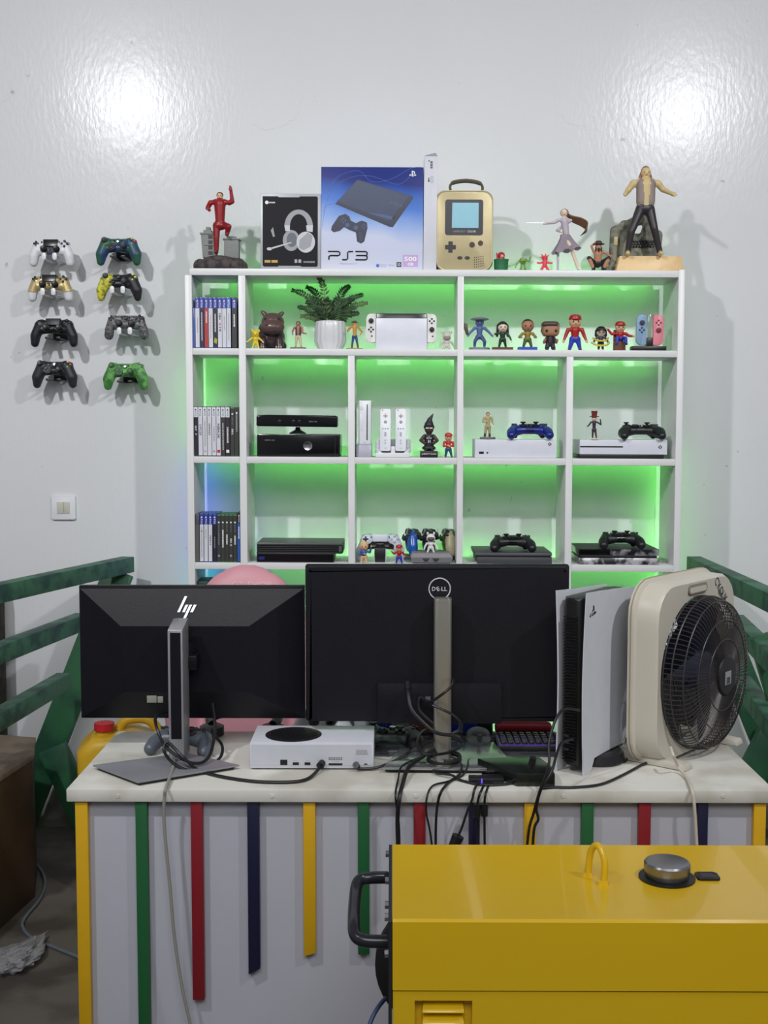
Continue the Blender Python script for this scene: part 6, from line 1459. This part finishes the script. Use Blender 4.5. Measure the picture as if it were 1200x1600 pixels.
cable('grey power cord running from the left stand down the counter front', [(270, 1172, 2.70), (271, 1195, '.012'), (265, 1215, '.006'), (259, 1232, '.002'), (257, 1245, 'f'), (256, 1275, 'f'), (259, 1320, 'f'), (266, 1390, 'f'), (272, 1460, 'f'), (284, 1540, 'f'), (300, 1615, 'f'), (312, 1700, 'f')], .0035, CGR)
cable('black cable looping round the left stand to the white console socket', [(332, 1100, 2.77), (336, 1140, 2.72), (326, 1183, 2.64), (300, 1192, 2.60), (262, 1170, 2.61), (246, 1140, 2.62), (244, 1120, 2.68), (262, 1113, 2.76)], .0036)
cable('second black cable curling behind the stand and round to the white console socket', [(334, 1148, 2.76), (347, 1165, 2.72), (343, 1185, 2.68), (318, 1200, 2.62), (292, 1203, '.006'), (268, 1190, 2.60), (256, 1172, 2.60), (262, 1160, 2.61), (285, 1182, 2.58), (310, 1203, '.004'), (350, 1214, '.001'), (400, 1221), (450, 1222), (478, 1218), (494, 1206, '.003'), (500, 1197, 2.605)], .0036, ends=[(-1, .014, .009)])
cable('black power cable from the white console to the right stand', [(556, 1195, 2.60), (560, 1201, '.002'), (590, 1199, '.004'), (622, 1186, '.012'), (652, 1168, '.03'), (675, 1158, '.05'), (700, 1150, '.06')], .0032, ends=[(0, .012, .008)])
cable('black signal cable from the right monitor socket to its stand foot', [(637, 1068, 2.69), (638, 1085, 2.66), (643, 1108, 2.64), (660, 1128, 2.63), (682, 1145, 2.62), (712, 1150, 2.60), (722, 1160, 2.60)], .0042, ends=[(0, .022, .008)])
cable('black cable looped round the right stand column', [(704, 1055, 2.72), (708, 1068, 2.64), (692, 1084, 2.62), (672, 1096, 2.66), (656, 1090, 2.69), (656, 1110, 2.66), (676, 1130, 2.64)], .003)
cable('thin black cable crossing the stand column at mid height', [(676, 1102, 2.64), (690, 1108, 2.63), (706, 1116, 2.63), (719, 1128, 2.63), (717, 1140, 2.63), (706, 1146, 2.63)], .003)
lp = []
for i in range(28): a = 2*PI*i/12; lp.append((694+26*math.cos(a)*(1+.04*math.sin(i)), 1190+9*math.sin(a)-i*.35, '%f' % (.004+.0011*i)))
cable('coil of black cable wound round the foot of the right stand', lp, .0034)
lp = [(720, 1150, '.05'), (668, 1140, '.05'), (652, 1160, '.05'), (664, 1178, '.04'), (700, 1176, '.03'), (722, 1162, '.04'), (700, 1150, '.06')]
cable('upper loose loop of black cable on the right stand', lp, .0034)
cable('thick black cable dropping over the counter edge, leftmost of the hanging ones', [(700, 1160, '.03'), (676, 1172, '.03'), (655, 1186, '.02'), (638, 1200, '.012'), (630, 1222, '.003'), (624, 1246, 'f'), (621, 1280, 'f'), (622, 1330, 'f'), (622, 1400, 'f')], .0046)
cable('thin black cable just left of the thick hanging one', [(690, 1170, '.03'), (640, 1190, '.015'), (626, 1200, '.012'), (622, 1218, '.004'), (618, 1240, 'f'), (620, 1265, 'f'), (624, 1300, 'f'), (624, 1400, 'f')], .0022)
cable('thin black cable hanging past the dark red strip', [(780, 1192, '.01'), (736, 1186, '.010'), (731, 1198, '.012'), (722, 1212), (700, 1221), (676, 1228, '.003'), (667, 1246, 'f'), (666, 1270, 'f'), (672, 1300, 'f'), (680, 1360, 'f')], .0022)
cable('black cable hanging right of the dark red strip', [(722, 1196, '.01'), (718, 1210, '.006'), (702, 1222), (690, 1236, '.002'), (684, 1255, 'f'), (681, 1290, 'f'), (681, 1360, 'f')], .0030)
cable('long black cable lying across the counter from the coil to the switch box plug', [(664, 1192, '.008'), (682, 1207, '.004'), (705, 1211, '.006'), (720, 1219), (752, 1226), (790, 1225), (815, 1217, '.006'), (829, 1205, '.03'), (831, 1195, '.045')], .0030, ends=[(-1, .018, .008)])
cable('black cable with a socket end hanging near the navy strip', [(768, 1207, '.008'), (752, 1218, '.004'), (742, 1232, '.002'), (738, 1248, 'f'), (730, 1268, 'f'), (722, 1292, 'f'), (716, 1306, 'f')], .0026, ends=[(-1, .03, .013)])
cable('black cable with a thick inline block in front of the navy strip', [(768, 1213, '.006'), (758, 1224), (751, 1238, 'f'), (746, 1256, 'f'), (744, 1300, 'f'), (746, 1380, 'f')], .0026, ends=[(3, .03, .008)])
cable('black cable with an inline block right of the navy strip', [(776, 1214, '.006'), (765, 1225), (759, 1240, 'f'), (757, 1256, 'f'), (757, 1290, 'f'), (758, 1380, 'f')], .0026, ends=[(3, .026, .008)])
cable('black power lead from the tall console down the counter front', [(905, 1110, 2.56), (882, 1108, 2.52), (868, 1125, 2.50), (858, 1160, 2.48), (858, 1190, 2.46), (851, 1215, 2.455), (842, 1240, 2.455), (834, 1270, 'f'), (826, 1300, 'f'), (818, 1380, 'f')], .0030)
cable('black lead crossing the yellow strip', [(895, 1155, 2.56), (878, 1160, 2.53), (870, 1178, 2.49), (862, 1205, 2.46), (846, 1232, 2.455), (838, 1262, 'f'), (841, 1280, 'f'), (834, 1300, 'f'), (830, 1380, 'f')], .0030)
cable('black cable lying along the counter edge from the switch box to behind the fan', [(846, 1231.5), (866, 1230), (900, 1230), (940, 1225), (975, 1210), (1003, 1195), (1020, 1188)], .0030)
cable('short black cable loop between tall console and fan', [(958, 1192), (975, 1190), (982, 1180), (975, 1172), (962, 1168), (950, 1165)], .0028)
cable('cream fan cord running over the counter edge', [(1048, 1168, 2.60), (1052, 1180, 2.57), (1060, 1198, '.012'), (1073, 1215, '.002'), (1080, 1232, '.001'), (1084, 1250, 'f'), (1087, 1290, 'f'), (1090, 1350, 'f'), (1092, 1420, 'f')], .0035, CCR)
cable('blue-grey cable on the floor near the cabinet', [(52, 1345, 'g'), (66, 1362, 'g'), (70, 1384, 'g'), (60, 1408, 'g'), (42, 1430, 'g'), (35, 1446, 'g'), (48, 1464, 'g'), (84, 1480, 'g'), (124, 1496, 'g'), (160, 1510, 'g')], .005, M('dusty_cable', (98, 106, 116), .5))
cable('blue cable hanging behind the yellow machine', [(602, 1560, 2.05), (590, 1575, 2.0), (578, 1600, 1.98), (570, 1640, 1.96), (560, 1700, 1.96)], .004, CBL)

# plastic bag on the floor
p = PZ(28, 1505, .0)
t = thing('plastic_bag', 'crumpled clear plastic bag on the dark floor near the cabinet', 'bag', (p.x, p.y, 0))
rnd = random.Random(9); film = M('crumpled_film', (215, 215, 218), .15, trans=.7, bump=1, bscale=90)
b = B(); bmesh.ops.create_icosphere(b.bm, subdivisions=5, radius=1)
from mathutils import noise
for v in b.bm.verts:
    c_ = v.co.copy(); nn = noise.noise(c_*2.2)*.35+noise.noise(c_*5)*.22+noise.noise(c_*11)*.10; s = 1+nn
    x, y, z = c_*s; up = max(0, y)
    v.co = Vector((x*.058*(1-.72*up)+.030*up, y*.085+up*.05, max(.001, .022+z*.024*(1-.6*up))))
b.o('film', film, t)

# ------------------------------------------------------------------ pink chair
pk = M('pink_leather', (205, 145, 155), .5, var=.06, scale=10, bump=.2)
c = P(386, 930, 3.45)
t = thing('gaming_chair', 'pink padded chair whose rounded headrest rises above the left monitor', 'chair', (c.x, 3.45, 0), PI)
zt_ = P(386, 882, 3.45).z; wt = 57*3.45/F
blob('backrest', [((-wt*.45, 0, zt_-.10), (wt*.45, 0, zt_-.10), .085, .085, 0), ((-wt*.2, 0, zt_-.075), (wt*.2, 0, zt_-.075), .075, .075, 0), ((-.20, .02, .72), (-.12, 0, zt_-.14), .055, .05, 0), ((.20, .02, .72), (.12, 0, zt_-.14), .055, .05, 0), ((0, .02, .60), (0, .0, zt_-.15), .13, .11, 0), ((-.20, .02, .72), (-.18, .03, .5), .055, .05, 0), ((.20, .02, .72), (.18, .03, .5), .055, .05, 0)], [pk], t, .012, 6)
for v in [o for o in t.children if o.name.startswith('backrest')][0].data.vertices: v.co.y *= .55
blob('seat', [((-.17, -.05, .44), (-.17, -.40, .46), .06, .06, 0), ((.17, -.05, .44), (.17, -.40, .46), .06, .06, 0), ((0, -.05, .44), (0, -.38, .44), .08, .08, 0)], [pk], t, .012, 4)
B().cyl((0, -.2, .08), (0, -.2, .42), .03, .03).o('gas_lift', SB, t)
for i in range(5):
    a = 2*PI*i/5; B().cyl((0, -.2, .09), (.28*math.cos(a), -.2+.28*math.sin(a), .055), .022, .016, 10).o('base_arm', SB, t); B().lathe([(.027, -.02), (.027, .02)], 16, (0, .0275), 'y').o('caster', BLACK, t, loc=(.28*math.cos(a), -.2+.28*math.sin(a), 0))
o = txt('GT SHOP', 0, 0, .115, .016, 0, t, M('embroidery', (240, 196, 200), .5)); o.matrix_local = Matrix.Translation((-.02, .050, zt_-.052)) @ Matrix.Rotation(PI, 4, 'Z')

# dark things behind, between console and fan
t = thing('office_chair', 'black mesh chair behind the fan, seen between console and fan', 'chair', (P(985, 1110, 3.3).x+.05, 3.35, 0), PI)
B().prism(rrect(-.2, .2, .48, .83, .06), -.02, .03, 'y', bev=.015).o('backrest', M('black_mesh', (20, 20, 22), .8), t); B().prism(rrect(-.22, .22, -.42, -.02, .06), .42, .49, 'z', bev=.02).o('seat', SB, t)
B().cyl((0, -.2, .06), (0, -.2, .42), .028).o('gas_lift', SB, t)
for i in range(5): a = 2*PI*i/5+.3; B().cyl((0, -.2, .08), (.26*math.cos(a), -.2+.26*math.sin(a), .03), .02, .022, 10).o('base_arm', SB, t)
t = thing('white_box', 'pale flat laptop-like lid lying behind the tall console on the counter', 'box', (D(1000, 1160).x, D(1000, 1160).y-.0, ZD+.0006))
B().box(-.11, .05, -.0, .13, .010, .018, .002).o('lid', C(206, 212, 206, .35), t); B().box(-.108, .048, .002, .128, 0, .010).o('body', BLACK, t, False)

# ================================================================== YELLOW MACHINE
ym = M('machine_yellow', (234, 190, 24), .28, var=.05, scale=3, bump=.12, bscale=8, coat=.3)
ZM = .74; YbM = PZ(612, 1316, ZM).y; YfM = PZ(608, 1437, ZM).y
xL = PZ(611, 1400, ZM).x; xR = PZ(1199, 1317, ZM).x+.0
t = thing('generator', 'bright yellow metal generator housing with a fuel cap in the foreground', 'generator', ((xL+xR)/2, (YbM+YfM)/2, 0))
gx, gy = t.location.x, t.location.y
def gg(x, y): return x-gx, y-gy
x0, y0 = gg(xL, YfM); x1, y1 = gg(xR, YbM)
zs = ZP(800, 1550, YfM-.004)
# hood : prism in y-z along x
b = B(); b.prism([(y0, zs), (y0, ZM-.004), (y0+.004, ZM), (y1-.012, ZM), (y1, ZM-.012), (y1, zs)], x0+.002, x1, 'x', bev=.002); b.o('hood', ym, t)
zl = ZP(690, 1565, YfM); xa, xb_ = XP(648, 1580, YfM)-gx, XP(738, 1580, YfM)-gx
b = B(); zt_ = zs-.0025
b.box(x0+.003, x1-.001, y0+.022, y1-.003, .06, zt_)
b.box(x0+.003, xa, y0+.003, y0+.022, .06, zt_); b.box(xb_, x1-.001, y0+.003, y0+.022, .06, zt_); b.box(xa, xb_, y0+.003, y0+.022, zl, zt_); b.box(xa, xb_, y0+.003, y0+.022, .06, zl-.17)
b.o('lower_body', ym, t, False)
B().box(x0+.02, x1-.02, y0+.01, y1-.01, zs-.006, zs+.004).o('seam', BLACK, t, False)
dk_ = M('dark_frame', (44, 42, 44), .4)
B().prism([(y0+.001, .03), (y0+.001, ZM-.004), (y1-.004, ZM-.003), (y1-.004, .03)], x0-.004, x0+.0015, 'x').o('end_plate', dk_, t, False)
for px, py in ((606, 1334), (602, 1376), (600, 1414), (599, 1433), (597, 1490)):
    Y_ = YfM+(YbM-YfM)*max(.05, min(.95, (1437-py)/120)) if py < 1437 else YfM+.02
    p = P(px, py, Y_); b = B(); b.cyl((x0-.010, Y_-gy, p.z), (x0-.004, Y_-gy, p.z), .0065, .0065, 6); b.o('bolt', CHROME, t)
# handle bar
hy = (YfM+YbM)/2; pts = [P(604, 1371, hy+.06), P(575, 1372, hy+.05), P(560, 1378, hy+.05), P(555, 1400, hy+.02), P(553, 1440, hy-.06), P(556, 1462, hy-.09), P(572, 1470, hy-.10), P(606, 1471, hy-.10)]
pts = [Vector((p.x-gx, p.y-gy, p.z)) for p in pts]; pts[0].x = x0-.006; pts[-1].x = x0-.006
B().tube(crv(pts, 6), .0105, 14).o('carry_handle', M('gloss_black_tube', (40, 40, 46), .25), t)
p = P(1196, 1400, hy); pts = [Vector((x1-.002, -.08, ZM-.05)), Vector((x1+.035, -.07, ZM-.04)), Vector((x1+.04, .04, ZM-.02)), Vector((x1-.002, .06, ZM-.04))]
B().hexa([(x1+.001, y0+.05, .05), (x1+.03, y0+.05, .05), (x1+.03, y1, .05), (x1+.001, y1, .05), (x1+.001, y0+.06, ZM-.022), (x1+.03, y0+.06, ZM-.03), (x1+.03, y1-.01, ZM-.03), (x1+.001, y1-.01, ZM-.022)], .004).o('side_duct', M('dark_frame'), t)
# lifting eye, fuel cap, gauge
p = PZ(930, 1377, ZM); a = gg(p.x, p.y)
b = B(); b.tube(crv([(a[0]+.012, a[1]-.010, ZM), (a[0]+.014, a[1]-.008, ZM+.035), (a[0]+.006, a[1]+.006, ZM+.058), (a[0]-.004, a[1]+.020, ZM+.045), (a[0]-.008, a[1]+.026, ZM)], 6), .0058, 10); b.o('lifting_eye', ym, t)
for dx, dy in ((.010, -.012), (-.009, .027)): B().cyl((a[0]+dx, a[1]+dy, ZM-.001), (a[0]+dx, a[1]+dy, ZM+.006), .012, .010, 8).o('nut', ym, t)
p = PZ(1042, 1372, ZM); a = gg(p.x, p.y)
B().lathe([(.047, ZM-.001), (.047, ZM+.003), (.043, ZM+.004), (0, ZM+.004)], 40, a).o('cap_gasket', BLACK, t)
B().lathe([(.034, ZM+.003), (.037, ZM+.008), (.0385, ZM+.020), (.0385, ZM+.026), (.036, ZM+.029), (.030, ZM+.030), (0, ZM+.0295)], 40, a).o('fuel_cap', M('worn_steel', (150, 150, 156), .3, .85), t)
p = PZ(1105, 1371, ZM); a = gg(p.x, p.y)
B().prism(rrect(a[0]-.019, a[0]+.019, a[1]-.016, a[1]+.016, .006), ZM-.001, ZM+.004, 'z', bev=.0015, front_only=False).o('fuel_gauge', BLACK, t); B().prism(rrect(a[0]-.011, a[0]+.009, a[1]-.010, a[1]+.008, .002), ZM+.004, ZM+.0048, 'z').o('gauge_glass', M('gauge_glass', (110, 106, 116), .1, .4), t)
# louvre
for i in range(8): z = zl-.014-i*.0195; B().hexa([(xa+.012, y0+.004, z-.007), (xb_-.012, y0+.004, z-.007), (xb_-.012, y0+.021, z-.004), (xa+.012, y0+.021, z-.004), (xa+.012, y0+.006, z-.004), (xb_-.012, y0+.006, z-.004), (xb_-.014, y0+.021, z+.008), (xa+.014, y0+.021, z+.008)], .001).o('louvre_slat', ym, t)
p = P(597, 1552, hy); 
B().lathe([(.11, -.02), (.125, -.01), (.125, .01), (.11, .02), (.05, .022), (0, .022)], 40, (0, 0), 'y').o('wheel', M('black_rubber', (24, 24, 26), .7), t, loc=(x0+.095, y1+.026, .50))
for sx in (x0+.03, x1-.03):
    for sy in (y0+.04, y1-.04): B().cyl((sx, sy, 0), (sx, sy, .062), .022, .022, 16).o('foot', BLACK, t)
# dark green board in the bottom left corner
t = thing('green_board', 'dark green painted board end in the bottom left corner', 'board', (P(-20, 1600, 2.2).x, 2.2, 0), 0, None)
B().hexa([(-.12, 0, 0), (.10, 0, 0), (.10, .03, 0), (-.12, .03, 0), (-.12, 0, ZP(0, 1535, 2.2)), (-.015, 0, ZP(0, 1560, 2.2)), (-.015, .03, ZP(0, 1560, 2.2)), (-.12, .03, ZP(0, 1535, 2.2))], .003).o('plank', C(22, 34, 28, .6), t)
